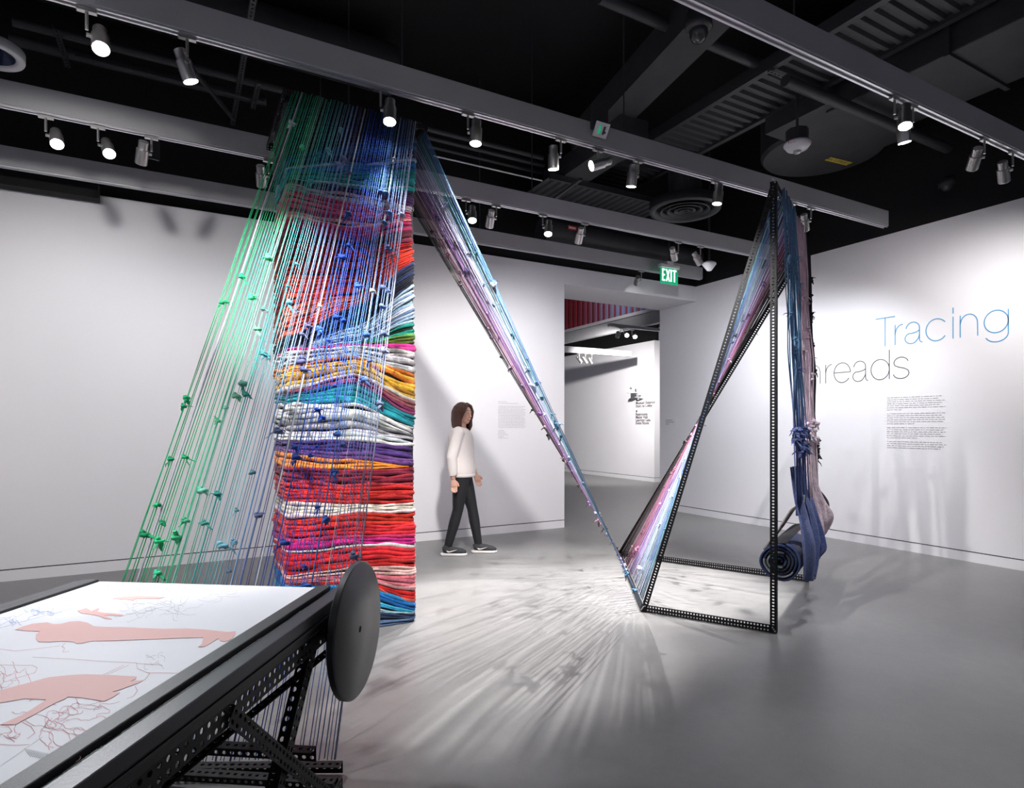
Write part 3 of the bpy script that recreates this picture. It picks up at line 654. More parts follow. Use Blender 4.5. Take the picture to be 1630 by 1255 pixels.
# ------------------------------------------------------------------ CLOTH COLUMN
CX0, CX1, CY0, CY1 = .60, 1.50, 4.19, 4.80
def cz(px, py): return onY(px, py, CY0).z
bands = [ # colour list, bottom edge in the photo at left / middle / right
 ([(.010, .014, .030)], 245, 228, 222), ([(.012, .05, .16), (.01, .09, .22), (.02, .03, .10)], 262, 255, 250),
 ([(.015, .12, .33), (.02, .18, .42), (.25, .35, .5)], 272, 275, 272), ([(.01, .26, .27), (.03, .36, .36), (.35, .6, .6), (.0, .13, .13)], 282, 300, 306),
 ([(.03, .015, .06), (.07, .02, .10)], 290, 308, 330), ([(.42, .32, .40), (.25, .15, .24), (.6, .5, .56)], 300, 326, 340),
 ([(.50, .03, .11), (.62, .07, .17), (.35, .02, .09), (.75, .3, .3)], 345, 362, 352), ([(.55, .015, .12), (.4, .02, .1), (.2, .01, .05)], 368, 384, 366),
 ([(.07, .012, .02), (.18, .02, .04), (.35, .04, .05)], 383, 398, 386), ([(.50, .015, .015), (.34, .01, .015), (.6, .04, .02)], 440, 440, 400),
 ([(.68, .05, .02), (.5, .02, .015)], 485, 470, 418), ([(.66, .09, .04), (.7, .2, .12), (.45, .03, .03)], 536, 488, 419),
 ([(.012, .016, .045), (.02, .03, .09), (.008, .01, .02)], 553, 521, 455), ([(.42, .55, .68), (.22, .33, .48), (.62, .7, .78), (.12, .18, .3)], 555, 545, 512),
 ([(.01, .02, .01), (.02, .3, .22), (.10, .15, .02), (.2, .4, .1)], 555.5, 547, 546), ([(.65, .05, .28), (.8, .4, .5), (.7, .68, .7)], 559, 551, 560),
 ([(.70, .68, .68), (.5, .48, .48), (.8, .78, .76)], 580, 567, 594), ([(.66, .17, .02), (.8, .45, .05), (.03, .25, .38), (.8, .75, .7), (.55, .08, .04)], 600, 583, 626),
 ([(.72, .42, .06), (.75, .7, .62), (.6, .25, .03)], 622, 598, 642), ([(.5, .14, .16), (.72, .7, .7), (.3, .05, .14)], 626, 609, 663),
 ([(.01, .20, .24), (.02, .3, .34), (.01, .10, .14)], 642, 642, 682), ([(.75, .74, .74), (.45, .45, .47)], 660, 656, 690),
 ([(.28, .29, .31), (.5, .5, .52), (.12, .12, .14)], 692, 690, 702), ([(.74, .73, .73), (.55, .55, .57)], 702, 703, 711),
 ([(.07, .03, .16), (.14, .06, .22), (.04, .03, .14), (.3, .2, .38)], 724, 732, 742), ([(.78, .25, .03), (.82, .75, .68), (.7, .16, .03)], 746, 748, 743),
 ([(.26, .015, .03), (.15, .01, .03), (.42, .03, .04)], 773, 776, 772), ([(.62, .025, .02), (.5, .02, .02)], 800, 803, 800),
 ([(.82, .66, .60), (.8, .45, .4), (.85, .8, .78)], 828, 819, 817), ([(.68, .035, .02), (.6, .02, .03)], 858, 852, 851),
 ([(.62, .02, .22), (.4, .02, .2), (.65, .04, .12)], 880, 868, 866), ([(.8, .7, .7)], 883, 872, 872),
 ([(.66, .02, .03), (.58, .02, .02)], 918, 905, 901), ([(.8, .5, .45), (.82, .62, .55)], 924, 914, 916),
 ([(.68, .18, .22), (.72, .32, .36)], 930, 926, 941), ([(.62, .02, .02), (.7, .1, .06)], 933, 931, 960),
 ([(.01, .14, .40), (.02, .22, .55)], 955, 950, 971), ([(.05, .42, .62), (.4, .7, .75)], 985, 975, 977), ([(.03, .05, .12), (.10, .16, .30), (.02, .02, .06)], 1024, 1007, 991)]
ztop = (3.60, 3.60, 3.60)
def path_pt(s, off):   # s 0..1 around three sides
    L1 = CY1-CY0; L2 = CX1-CX0; T = 2*L1+L2; q = s*T; rc = .05
    if q < L1: p = V((CX0, CY1-q)); n = V((-1, 0)); f = 0.0
    elif q < L1+L2: p = V((CX0+q-L1, CY0)); n = V((0, -1)); f = (q-L1)/L2
    else: p = V((CX1, CY0+q-L1-L2)); n = V((1, 0)); f = 1.0
    # rounded corners
    for cx, cy, sx in ((CX0, CY0, -1), (CX1, CY0, 1)):
        dx = (p.x-cx)*-sx; dy = p.y-cy
        if dx < rc and dy < rc:
            a = (dx-dy)/(rc)   # -1 on side .. 1 on front
            th = math.pi/4*(1+a); c = V((cx-sx*rc, cy+rc)); n = V((sx*math.cos(th), -math.sin(th))); p = c+n*rc
    p = p+n*off
    return p, n, f
colr = empty('fabric_column', ((CX0+CX1)/2, (CY0+CY1)/2, 0), 'tall square column of tightly stacked multicoloured clothing reaching the black ceiling', 'textile sculpture')
zt = list(ztop); fidx = 0; NP = 84
for bi, (cols, yl, ym, yr) in enumerate(bands):
    zb_ = (max(0, cz(452, yl)), max(0, cz(560, ym)), max(0, cz(665, yr)))
    if bi == len(bands)-1: zb_ = (0.004, .004, .004)
    thick = max(zt[i]-zb_[i] for i in range(3))
    n = max(1, round(thick/(.019 if bi < 15 else .027))); nper = 3
    groups = max(1, round(n/nper/.92)); j = 0
    for g in range(groups):
        cnt = n//groups+(1 if g < n % groups else 0)
        m = MB()
        base = cols[g % len(cols)]; random.random()
        for _ in range(cnt):
            c0 = jit(base if random.random() < .72 else random.choice(cols), .2)
            sd = random.random()*50; vs = []; ns = 8
            # not every garment reaches the whole way round: it tucks in towards its ends
            for i in range(NP+1):
                s = i/NP
                nz1 = noise.noise(V((s*9, sd, fidx*.37))); nz2 = noise.noise(V((s*30, sd+7, fidx*.9)))
                p, nn, f = path_pt(s, 0)
                def itp(q):
                    if f < .5: return lerp(q[0], q[1], (1-math.cos(f*2*math.pi))/2*.5+f)
                    return lerp(q[1], q[2], (1-math.cos((f-.5)*2*math.pi))/2*.5+(f-.5))
                T = itp(zt); B = itp(zb_); h = (T-B)/n
                zc = T-(j+.5)*h+nz1*min(h*1.3, .022)+nz2*.005
                hh = max(.0015, h*.64*(1+.5*nz1))
                tk = .5+.5*math.tanh(h/.004-1)
                ro = .015*(1+.6*nz2)+.012*nz1+.012*noise.noise(V((s*16, zc*14, 3.1)))
                ro *= tk
                if zc-hh < 0: zc = hh
                for k in range(ns):
                    a = 2*math.pi*k/ns; q = p+nn*(ro*math.cos(a)*.9-.012+.016*noise.noise(V((s*5, zc*2.2, 9))))
                    vs.append(V((q.x, q.y, zc+hh*math.sin(a))))
            fs = [(i*ns+k, (i+1)*ns+k, (i+1)*ns+(k+1) % ns, i*ns+(k+1) % ns) for i in range(NP) for k in range(ns)]
            m.add(vs, fs, c0); j += 1; fidx += 1
        m.build('folded_cloth', 'cloth', colr, smooth=True)
    zt = list(zb_)
m = MB(); m.bb((CX0+.02, CY0+.02, .002), (CX1-.02, CY1-.005, 3.585)); m.build('light_block_core', 'gap', colr)  # dark box added inside to block light between the folds
# top frame of the column
TZ = 3.62
for a, b in (((CX0-.03, CY0-.08), (CX1+.03, CY0-.08)), ((CX1+.03, CY0-.08), (CX1+.03, CY1+.2)), ((CX0-.03, CY1+.2), (CX1+.03, CY1+.2)), ((CX0-.03, CY0-.08), (CX0-.03, CY1+.2))):
    angle_iron((*a, TZ), (*b, TZ), (0, 0, -1), (V((1.05, 4.5, 0))-V((a[0]+b[0], a[1]+b[1], 0))/2), colr, name='top_bar')
for px, py in ((CX0+.25, CY1+.18), (CX1+.0, CY1+.18)):
    m = MB(); m.bb((px-.02, py-.02, .0), (px+.02, py+.02, TZ)); m.build('back_post', 'iron', colr)

# ------------------------------------------------------------------ yarn helpers
def knot_mesh(p, d, size, col, tails=2):
    m = MB(); p = V(p); d = V(d).normalized(); a = d.orthogonal().normalized()
    pts = []; 
    for i in range(9):
        t = i/8*2*math.pi*1.2; rr = size*.42
        pts.append(p+a*math.cos(t)*rr+d.cross(a)*math.sin(t)*rr+d*(i/8-.5)*size*.5+V([random.uniform(-1, 1)*size*.12 for _ in range(3)]))
    m.tube(pts, [size*random.uniform(.22, .42) for _ in pts], 6, jit(col, .15))
    for k in range(tails):
        q = V([random.uniform(-1, 1), random.uniform(-1, 1), random.uniform(-.9, .5)]).normalized(); pt = [p]
        L = size*random.uniform(1.0, 2.1)
        for i in range(1, 5): pt.append(p+q*L*i/4+V((0, 0, -1))*L*.4*(i/4)**2+V([random.uniform(-1, 1)*size*.13 for _ in range(3)]))
        m.tube(pt, [size*.22, size*.3, size*.34, size*.3, size*.1], 6, jit(col, .2), flat=.35)
    return m
def strand(parent, p0, p1, rad, col, knots=(), size=.022, sag=.0, kcol=None, wob=.004, cols=None):
    p0 = V(p0); p1 = V(p1); n = 14; d = (p1-p0).normalized(); sx = random.uniform(-1, 1); sd = random.random()*99
    pts = []
    for i in range(n+1):
        t = i/n; e_ = math.sin(math.pi*t)
        pts.append(p0.lerp(p1, t)+V((noise.noise(V((t*4, sd, 0))), noise.noise(V((t*4, sd, 5))), 0))*wob*e_*2+V((0, 0, -sag*e_)))
    m = MB(); m.tube(pts, [rad*random.uniform(.8, 1.25) for _ in pts], 6, col, cols=cols)
    o = m.build('strand', 'yarn', parent, smooth=True)
    for kt in knots:
        i = min(n-1, int(kt*n)); q = pts[i].lerp(pts[i+1], kt*n-i)
        kc = kcol or col
        k = knot_mesh(q, d, size*random.uniform(.6, 1.3), kc, random.choice((1, 2, 2, 3))).build('knot', 'yarn', o, smooth=True)
        k.location = (0, 0, 0)
    return o
# ------------------------------------------------------------------ 1  curtain from the column top to the frame under the table
CT0 = V((.625, CY0-.085, TZ-.005)); CT1 = V((1.47, CY0-.085, TZ-.005))
CB0 = LD(-1.86, 2.45, .06); CB1 = LD(-.715, 2.47, .06)
cur = empty('string_curtain', (CB0+CB1)/2, 'slanted curtain of green to blue yarn from column top to table frame', 'strings')
cst = [(0, (.02, .44, .17)), (.10, (.03, .50, .22)), (.18, (.08, .62, .34)), (.24, (.24, .60, .42)), (.30, (.06, .46, .42)), (.38, (.20, .52, .62)), (.46, (.20, .30, .50)), (.54, (.20, .2, .42)), (.6, (.06, .16, .60)), (.70, (.04, .12, .68)), (.78, (.08, .22, .72)), (.87, (.14, .27, .66)), (.94, (.26, .38, .70)), (1, (.44, .52, .76))]
NS = 66
for i in range(NS):
    s = (i+.5)/NS
    s1 = min(1, max(0, s+random.uniform(-.004, .004))); s2 = min(1, max(0, s+random.uniform(-.006, .006)))
    if i % 2: s1 -= .003; s2 -= .004
    c = jit(stops(cst, s), .22)
    if s > .5: c = tuple(q*.8 for q in c)
    if random.random() < .05: c = (.5, .54, .6)
    kn = []
    if random.random() < .9: kn.append(random.uniform(.05, .85))
    if random.random() < .7: kn.append(random.uniform(.3, .95))
    r_ = .0021 if random.random() > .1 else .0042
    strand(cur, CT0.lerp(CT1, s1)+V((0, random.uniform(-.012, .012), 0)), CB0.lerp(CB1, s2)+V((0, random.uniform(-.01, .01), 0)), r_, c, kn, .027, kcol=tuple(q*.75 for q in c) if s > .25 else c)
# ------------------------------------------------------------------ SLOTTED FRAME
A = onZ(1020, 974); B = onZ(1236, 1010); C = onZ(1288, 926); D = onZ(984, 884)
TOPZ = 3.12; P = V((B.x, B.y, TOPZ)); Q = V((C.x, C.y, TOPZ))
fr = empty('slotted_stand', (A+B+C+D)/4, 'tall black pointed stand of slotted angle iron on the right', 'metal stand')
eBC = (C-B).normalized(); eAB = (B-A).normalized(); eAD = (D-A).normalized(); eDC = (C-D).normalized()
up = V((0, 0, 1)); z5 = V((0, 0, .004))
angle_iron(A+z5, B+z5, up, eBC, fr, .055, .045, 2, 2); angle_iron(D+z5, C+z5, up, -eBC, fr, .05, .04, 2, 1)
angle_iron(A+z5, D+z5, up, eAB, fr, .045, .04, 2, 1)
angle_iron(B+z5, P, -eAB, eBC, fr, .042, .045, 1, 1); angle_iron(C+z5, Q, -eDC, -eBC, fr, .042, .045, 1, 1)
angle_iron(A+z5, P-eAB*.03, eAB, eBC, fr, .042, .045, 1, 1); angle_iron(D+z5, Q-eDC*.03, eDC, -eBC, fr, .045, .045, 1, 1)
angle_iron(P, Q, -up, -eAB, fr, .045, .04, 1, 1)
m = MB()
for p in (A, B, P-V((0, 0, .03)), C, D):
    for k in range(3):
        q = p+V((0, 0, .02+.012*k))-eBC*.004+eAB*(-.008-.008*k)*(1 if p != A else -1); m.cyl(q, q-eBC*.008, .006, n=6)
m.build('bolt', 'steel', fr)
# ------------------------------------------------------------------ 2 bridge sheet column -> floor bar AD
T1 = V((1.545, 4.13, TZ-.04)); T2 = V((1.545, 4.97, TZ-.04))
N2 = 66
br = empty('string_bridge', (A+D)/2, 'narrow blue and lilac yarn sheet slanting from column top down to floor', 'strings')
bst = [(0, (.06, .13, .30)), (.1, (.13, .26, .44)), (.18, (.14, .32, .46)), (.28, (.42, .46, .60)), (.4, (.50, .48, .62)), (.5, (.28, .24, .44)), (.6, (.20, .10, .26)), (.68, (.36, .17, .24)), (.76, (.20, .14, .17)), (.86, (.10, .09, .10)), (1, (.02, .02, .022))]
for i in range(N2):
    s = (i+.5)/N2; c = jit(stops(bst, min(1, max(0, s+random.gauss(0, .05)))), .45)
    if random.random() < .08: c = (.62, .62, .68)
    kn = [random.uniform(.12, .98) for _ in range(random.choice((0, 1, 1, 2)))]
    strand(br, T1.lerp(T2, min(1, max(0, s+random.uniform(-.013, .013)))), A.lerp(D, s+random.uniform(-.012, .012))+V((0, 0, .04))+eAB*.01, .0025, c, kn, .028, wob=.006, kcol=tuple(q*.8 for q in c))
# ------------------------------------------------------------------ 3 rising sheet AD -> PQ
ri = empty('string_fan', A.lerp(D, .5)+eAB*.05, 'fan of multicoloured yarn rising from the floor bar to the tip of the stand', 'strings')
rst = [(0, (.10, .19, .36)), (.1, (.18, .32, .52)), (.2, (.36, .48, .64)), (.34, (.56, .60, .72)), (.46, (.44, .36, .60)), (.54, (.34, .20, .44)), (.62, (.48, .18, .30)), (.70, (.22, .10, .14)), (.82, (.09, .07, .08)), (1, (.02, .018, .02))]
Pq0 = P.lerp(Q, .04); Pq1 = P.lerp(Q, .93)
for i in range(N2):
    s = (i+.5)/N2; c = jit(stops(rst, min(1, max(0, s+random.gauss(0, .045)))), .45)
    kn = [random.uniform(.04, .95) for _ in range(random.choice((0, 1, 1, 2)))]
    strand(ri, A.lerp(D, s*.97+.015+random.uniform(-.010, .010))+V((0, 0, .05))+eAB*.03, Pq0.lerp(Pq1, s+random.uniform(-.012, .012))-V((0, 0, .02))-eAB*.02, .0029, c, kn, .028, wob=.006, kcol=tuple(q*.8 for q in c))
# ------------------------------------------------------------------ 4 hanging bundle and the roll of cloth
nO = V((eBC.y, -eBC.x, 0)).normalized()
if nO.dot(A-B) > 0: nO = -nO
LBC = (C-B).length
RC = .475; RR = .137
hg = empty('hanging_cloth', B.lerp(C, .4), 'blue, pink and black cloths cut into long strips that hang from the frame top', 'hanging cloth')
def hp(s, off, z): return V((B.x, B.y, 0)).lerp(V((C.x, C.y, 0)), s)+nO*off+V((0, 0, z))
blue = (.10, .12, .28); pink = (.74, .60, .64); dark = (.018, .018, .022)
for nm, c_top, c_bot, s0, s1, sb0, sb1, n, zk, zc_ in (('blue', (.10, .20, .34), (.10, .13, .29), .08, .40, .10, .31, 24, 1.33, .80), ('pink', (.60, .44, .52), (.80, .66, .71), .42, .70, .36, .54, 22, 1.40, .86), ('black', (.02, .02, .025), (.02, .02, .024), .78, .97, .58, .72, 16, 1.25, .82)):
    for i in range(n):
        t = (i+.5)/n; sa = lerp(s0, s1, t); sb = lerp(sb0, sb1, t)
        p0 = hp(sa, .015+random.uniform(-.01, .02), TOPZ-.005); p1 = hp(sb, {'blue': .10, 'pink': .115, 'black': .09}[nm]+.04*t+random.uniform(-.010, .010), zc_)
        N = 16; pts = []; sd = random.random()*50
        for k in range(N+1):
            u = k/N; q = p0.lerp(p1, u)+nO*(.05*math.sin(math.pi*u*.5)*u*0)+V((noise.noise(V((u*5, sd, 1))), noise.noise(V((u*5, sd, 2))), 0))*.02*math.sin(math.pi*u); pts.append(q)
        cc = [jit(stops([(0, c_top), (.5, c_top), (.75, c_bot), (1, c_bot)], k/N), .08) for k in range(N)]
        cc0 = jit(c_bot, .1)
        m = MB(); m.tube(pts, [.0052*random.uniform(.6, 1.2) for _ in pts], 6, cc0, cols=cc, flat=.5); st = m.build('cloth_strip', 'yarn', hg, smooth=True)
        ks = [random.uniform(.15, .6)] if random.random() < .65 else []
        ks.append((TOPZ-zk-random.uniform(-.09, .09))/(TOPZ-zc_))
        for kt in ks:
            q = p0.lerp(p1, kt)+nO*.012; kk = knot_mesh(q, (0, 0, 1), .034 if kt == ks[-1] else .026, c_bot if kt > .5 else c_top, 3).build('knot', 'yarn', st, smooth=True); kk.location = (0, 0, 0)
# drapes below the strips: (s, outward) of the left and right edge at several heights
def drape(rows, col, wav, ph, fr_=2.3):
    def fn(u, v):
        q = v*(len(rows)-1); i = min(int(q), len(rows)-2); t = q-i; R4 = [rows[max(0, i-1)], rows[i], rows[i+1], rows[min(len(rows)-1, i+2)]]
        a = [.5*(2*p1+(p2-p0)*t+(2*p0-5*p1+4*p2-p3)*t*t+(3*p1-p0-3*p2+p3)*t**3) for p0, p1, p2, p3 in zip(*R4)]
        z0, s0, o0, s1, o1, zr = a
        off = lerp(o0, o1, u)+wav*(.15+v)*math.sin(u*2*math.pi*fr_+ph+v*2.2)+.03*v*noise.noise(V((u*3.5, v*3, ph)))
        return hp(lerp(s0, s1, u)+.03*v*math.sin(u*7+v*5+ph), off, lerp(z0, zr, u)+.10*v*v*(noise.noise(V((u*2.6, 2, ph)))-.3*math.sin(u*math.pi)))
    m = MB(); m.grid(fn, 44, 36, cfn=lambda u, v: col); return m.build('drape', 'cloth', hg, smooth=True, solid=.004)
drape([(1.14, .12, .055, .30, .085, 1.14), (.86, .09, .09, .33, .145, .86), (.60, .07, .15, .32, .215, .62), (.38, .09, .15, .30, .18, .35)], (.095, .125, .285), .020, .3)
drape([(.90, .24, .12, .40, .15, .88), (.72, .26, .16, .40, .20, .70), (.56, .28, .17, .40, .25, .55), (.47, .30, .16, .40, .20, .49)], (.10, .13, .31), .020, 1.7)
drape([(1.14, .38, .06, .51, .09, 1.14), (.88, .37, .10, .55, .19, .86), (.68, .38, .15, .62, .245, .70), (.50, .42, .16, .62, .19, .54)], (.78, .60, .66), .022, 2.6, 1.8)
drape([(.92, .58, .08, .70, .12, .92), (.78, .58, .11, .76, .20, .78), (.64, .62, .14, .80, .19, .62)], (.02, .02, .024), .010, .9)
for s, z in ((.20, .93), (.64, .98)):
    m = MB(); p = hp(s, .125 if s < .5 else .13, z); m.add([p, p+eBC*.05, p+eBC*.05-V((0, 0, .10)), p-V((0, 0, .10))], [(0, 1, 2, 3)], (.6, .58, .56)); m.build('garment_tag', 'cloth', hg, solid=.004)
# roll
ro = empty('cloth_roll', hp(.35, 0, RC-RR), 'thick roll of navy cloth with a spiral end hanging behind the upright of the frame', 'cloth roll')
rc = [(.02, .03, .09), (.35, .38, .40), (.02, .04, .08), (.01, .2, .28), (.03, .03, .05), (.28, .30, .34), (.02, .03, .07)]
turns = 5.2; S0, S1 = .06, .72
def spir(u, v):
    a = u*turns*2*math.pi; rad = lerp(.018, RR, u)*(1+.05*noise.noise(V((math.cos(a)*1.4, math.sin(a)*1.4, v*2+u*3))))
    off = rad*math.cos(a); z = RC+rad*math.sin(a)*.98
    return hp(lerp(S0+.012*math.sin(a*1.7+u*9), S1, v), off+.0, z)
def scol(u, v):
    if u > .80: return jit((.045, .065, .17) if v < .45 else ((.5, .4, .45) if v < .75 else (.02, .02, .025)), .05)
    return jit(rc[int(u*turns*2.3) % len(rc)], .1)
m = MB(); m.grid(spir, 150, 22, cfn=scol); m.build('rolled_cloth', 'cloth', ro, smooth=True, solid=.012)
m = MB(); m.cyl(hp(S0+.03, 0, RC), hp(S1-.02, 0, RC), RR*.93, n=32); m.build('roll_core', 'gap', ro)
for s in (.08, .22, .36):
    pts = [hp(s+.03*k*.2, .03*math.cos(k*1.1), RC+.02*math.sin(k*1.3)) for k in range(3)]
# grey strips running off the roll
gs = MB()
for k in range(9):
    p0 = hp(.16+k*.012, -.13, RC+.05); p1 = hp(.55+k*.03, -.05, .74); gs.tube([p0, p0.lerp(p1, .5)-V((0, 0, .01)), p1], .007, 6, jit((.2, .19, .2), .3))
gs.build('cloth_strip', 'cloth', ro, smooth=True)

# ------------------------------------------------------------------ TABLE
TH = .80; al = math.atan(.1)
def tb(a, l, z):   # a: across to the right, l: along away from camera; origin at far right paper corner
    o = LD((506-PPX)/FPX*2.35, 2.35, 0); T = LD(math.sin(al), math.cos(al), 0); N = LD(math.cos(al), -math.sin(al), 0)
    p = o+T*l+N*a; return V((p.x, p.y, z))
TT = (tb(0, 1, 0)-tb(0, 0, 0)).normalized(); TN = (tb(1, 0, 0)-tb(0, 0, 0)).normalized()
Rt = Matrix((TN, TT, V((0, 0, 1)))).transposed()
W = .925; LN = 2.35
ta = empty('drawing_table', tb(-W/2, -LN/2, 0), 'long black worktable at the lower left with a white drawn sheet on top', 'table')
def tbox(m, a0, a1, l0, l1, z0, z1): m.box(tb((a0+a1)/2, (l0+l1)/2, (z0+z1)/2), (abs(a1-a0), abs(l1-l0), abs(z1-z0)), Rt)
m = MB(); tbox(m, -W, 0, -LN, 0, TH-.02, TH-.004); m.build('tabletop', 'table', ta)
for a0, a1 in ((0, .052), (-W-.052, -W)):
    m = MB(); tbox(m, a0, a1, -LN, .0, TH-.012, TH+.008); m.build('edge_rail', 'table', ta, bevel=.003)
m = MB(); tbox(m, .058, .118, -LN, .03, TH-.045, TH-.006); m.build('side_ledge', 'step', ta, bevel=.003)
m = MB(); tbox(m, -W-.118, -W-.058, -LN, .03, TH-.045, TH-.006); m.build('side_ledge', 'step', ta, bevel=.003)
m = MB(); tbox(m, .06, .112, -LN, .03, TH-.085, TH-.048); tbox(m, .112, .12, -LN, .03, TH-.06, TH-.05); m.build('side_rail', 'table', ta, bevel=.002)
m = MB(); tbox(m, -W-.112, -W-.06, -LN, .03, TH-.085, TH-.048); m.build('side_rail', 'table', ta, bevel=.002)
m = MB(); tbox(m, -W, .05, -.03, .0, TH-.085, TH-.022); m.build('end_rail', 'table', ta, bevel=.002)
up = V((0, 0, 1))
PT = .03
def ai(p0, p1, a, b, wa=.06, wb=.05, ra=2, rb=1): return angle_iron(p0, p1, a, b, ta, wa, wb, ra, rb, PT, hole=.55)
for a, sg in ((.10, -1), (-W-.10, 1)):
    ai(tb(a, -LN, TH-.09), tb(a, .02, TH-.09), -up, TN*sg, .062, .05, 2, 2)
    ai(tb(a, -.20, TH-.10), tb(a, -.69, .01), -TT, TN*sg, .05, .06, 2, 2)        # crossed legs
    ai(tb(a+.012*-sg, -.77, TH-.10), tb(a+.012*-sg, -.05, .02), -TT, TN*sg, .05, .06, 2, 2)
    ai(tb(a, -LN+.3, TH-.09), tb(a, -LN+.3, .01), TT, TN*sg)
    ai(tb(a, -LN+.3, .06), tb(a, .0, .06), -up, TN*sg, .05, .05, 2, 1)
for l, z in ((-.02, .075), (-.25, .06), (-.22, .30), (-.02, TH-.12)):
    ai(tb(-W-.09, l, z), tb(.09, l, z), -up, -TT, .055, .05, 2, 1)
ai(tb(.08, -.05, TH-.2), tb(-.5, -LN+.4, .2), -up, TN, .03, .03, 1, 1)
ai(tb(-.3, -.2, TH-.3), tb(-.2, -LN+.5, .1), -up, TN, .03, .03, 1, 1)
# black bar receiving the strings is the end foot bar
ai(CB0+V((0, 0, -.005))-TN*.05, CB1+V((0, 0, -.005))+TN*.02, -up, -TT, .05, .05, 1, 1)
# disc at the end of the roller
dc = tb(.165, -.03, .652)
m = MB(); m.lathe([(0, -.016), (.246, -.016), (.254, -.010), (.254, .010), (.246, .016), (.012, .016), (.010, .002), (0, .002)], dc, TN, n=96); dd = m.build('end_disc', 'disc', ta, smooth=True, edge=True); tag(dd, 'round dark grey disc on the table end')
m = MB(); m.cyl(dc-TN*.0, dc-TN*(W+.25), .045, n=28); m.build('roller', 'table', ta, smooth=True, edge=True)
m = MB(); m.cyl(dc+TN*.0165, dc+TN*.006, .008, n=16); m.build('disc_hole', 'gap', ta)
# paper and drawing
pa = MB(); z = TH-.003; pa.box(tb(-W/2, -LN/2+.004, z), (W, LN, .0016), Rt)
paper = tag(pa.build('drawing_sheet', 'paper', origin=tb(-W/2, -LN/2, TH-.004)), 'large white sheet with pink silhouettes and thin red and blue outlines on the table', 'drawing')
PZ = TH-.0014
def sil(pts, mt, h=.0006, nm='pink_silhouette'):
    q = [onZ(x, y, PZ) for x, y in pts]; m = MB(); bm = None
    m.prism(q, (0, 0, h)); o = m.build(nm, mt, paper)
    bm = bmesh.new(); bm.from_mesh(o.data); bmesh.ops.triangulate(bm, faces=[f for f in bm.faces if len(f.verts) > 4]); bm.to_mesh(o.data); bm.free(); return o
def cr(x, y): return (x*420/1622, 930+y*325/1255)
S1 = [(90, 282), (140, 262), (200, 245), (290, 237), (330, 248), (380, 245), (430, 232), (490, 229), (540, 240), (575, 260), (640, 265), (760, 266), (880, 272), (1010, 277), (1150, 275), (1260, 281), (1340, 290), (1400, 296), (1450, 291), (1447, 312), (1425, 338), (1385, 355), (1355, 352), (1345, 335), (1325, 345), (1290, 368), (1255, 386), (1218, 387), (1240, 372), (1250, 330), (1120, 333), (1000, 338), (860, 343), (700, 350), (560, 352), (505, 366), (470, 367), (452, 356), (380, 352), (300, 358), (235, 356), (220, 335), (222, 310), (245, 292), (180, 290)]
S2 = [(0, 655), (100, 628), (180, 608), (260, 585), (300, 575), (420, 562), (520, 556), (700, 562), (840, 570), (835, 585), (800, 600), (884, 592), (850, 610), (740, 650), (690, 664), (738, 668), (690, 700), (640, 722), (590, 714), (500, 700), (415, 695), (400, 708), (340, 732), (270, 770), (200, 810), (130, 845), (100, 865), (0, 866), (60, 840), (130, 810), (190, 775), (285, 712), (150, 706), (0, 732)]
S3 = [(475, 165), (530, 148), (548, 158), (560, 168), (600, 150), (612, 155), (592, 170), (640, 178), (700, 182), (760, 190), (745, 198), (690, 192), (640, 194), (670, 208), (690, 218), (650, 215), (600, 195), (540, 185), (500, 180)]
S4 = [(690, 90), (740, 80), (800, 76), (870, 74), (940, 78), (1015, 82), (970, 92), (900, 90), (830, 92), (818, 104), (790, 98), (740, 95)]
for S in (S1, S2, S3, S4): sil([cr(*p) for p in S], 'pink')
def pen(pts, mt, wd=.0012, nm='outline'):
    q = [onZ(x, y, PZ+.0003) for x, y in pts]; m = MB()
    for a, b in zip(q, q[1:]):
        d = (b-a)
        if d.length < 1e-5: continue
        s = d.cross(V((0, 0, 1))).normalized()*wd/2; m.add([a-s, b-s, b+s, a+s], [(0, 1, 2, 3)])
    return m.v and m
def pens(lst, mt, wd):
    M_ = MB()
    for L in lst:
        mm = pen([cr(*p) for p in L], mt, wd)
        if mm: M_.add(mm.v, mm.f)
    M_.build('pencil_outline', mt, paper, solid=.0003)
def scrib(cx, cy, rx, ry, n, seed, loops):
    out = []; random.seed(seed)
    for _ in range(loops):
        a = random.random()*6.28; x = cx+random.uniform(-rx, rx); y = cy+random.uniform(-ry, ry)*.6; L = [(x, y)]
        for k in range(n):
            a += random.uniform(-.9, .9); x += math.cos(a)*rx*.12; y += math.sin(a)*ry*.18; L.append((x, y))
        out.append(L)
    return out
red = [[(0, 497), (120, 500), (200, 500), (230, 515), (215, 545), (150, 565), (60, 590)], [(200, 450), (450, 462), (620, 475), (840, 485), (845, 520), (920, 550), (890, 590)], [(840, 488), (1000, 500)], [(830, 630), (845, 655), (820, 690), (780, 705)],
       [(400, 365), (380, 385), (398, 395), (385, 420), (425, 415)], [(630, 560), (760, 500)], [(655, 560), (790, 500)], [(0, 880), (50, 875), (75, 905), (45, 930), (90, 970)], [(130, 845), (190, 875), (215, 915), (170, 950)], [(0, 400), (90, 412), (200, 402), (370, 380)], [(0, 985), (90, 990), (180, 987)], [(900, 545), (1110, 549)], [(330, 585), (320, 640), (280, 668), (380, 680), (420, 695)]]
pens(red+scrib(280, 845, 210, 90, 14, 3, 15)+scrib(500, 760, 160, 50, 12, 5, 9)+scrib(70, 560, 100, 70, 12, 8, 9)+scrib(90, 930, 80, 40, 10, 9, 6), 'redline', .0008)
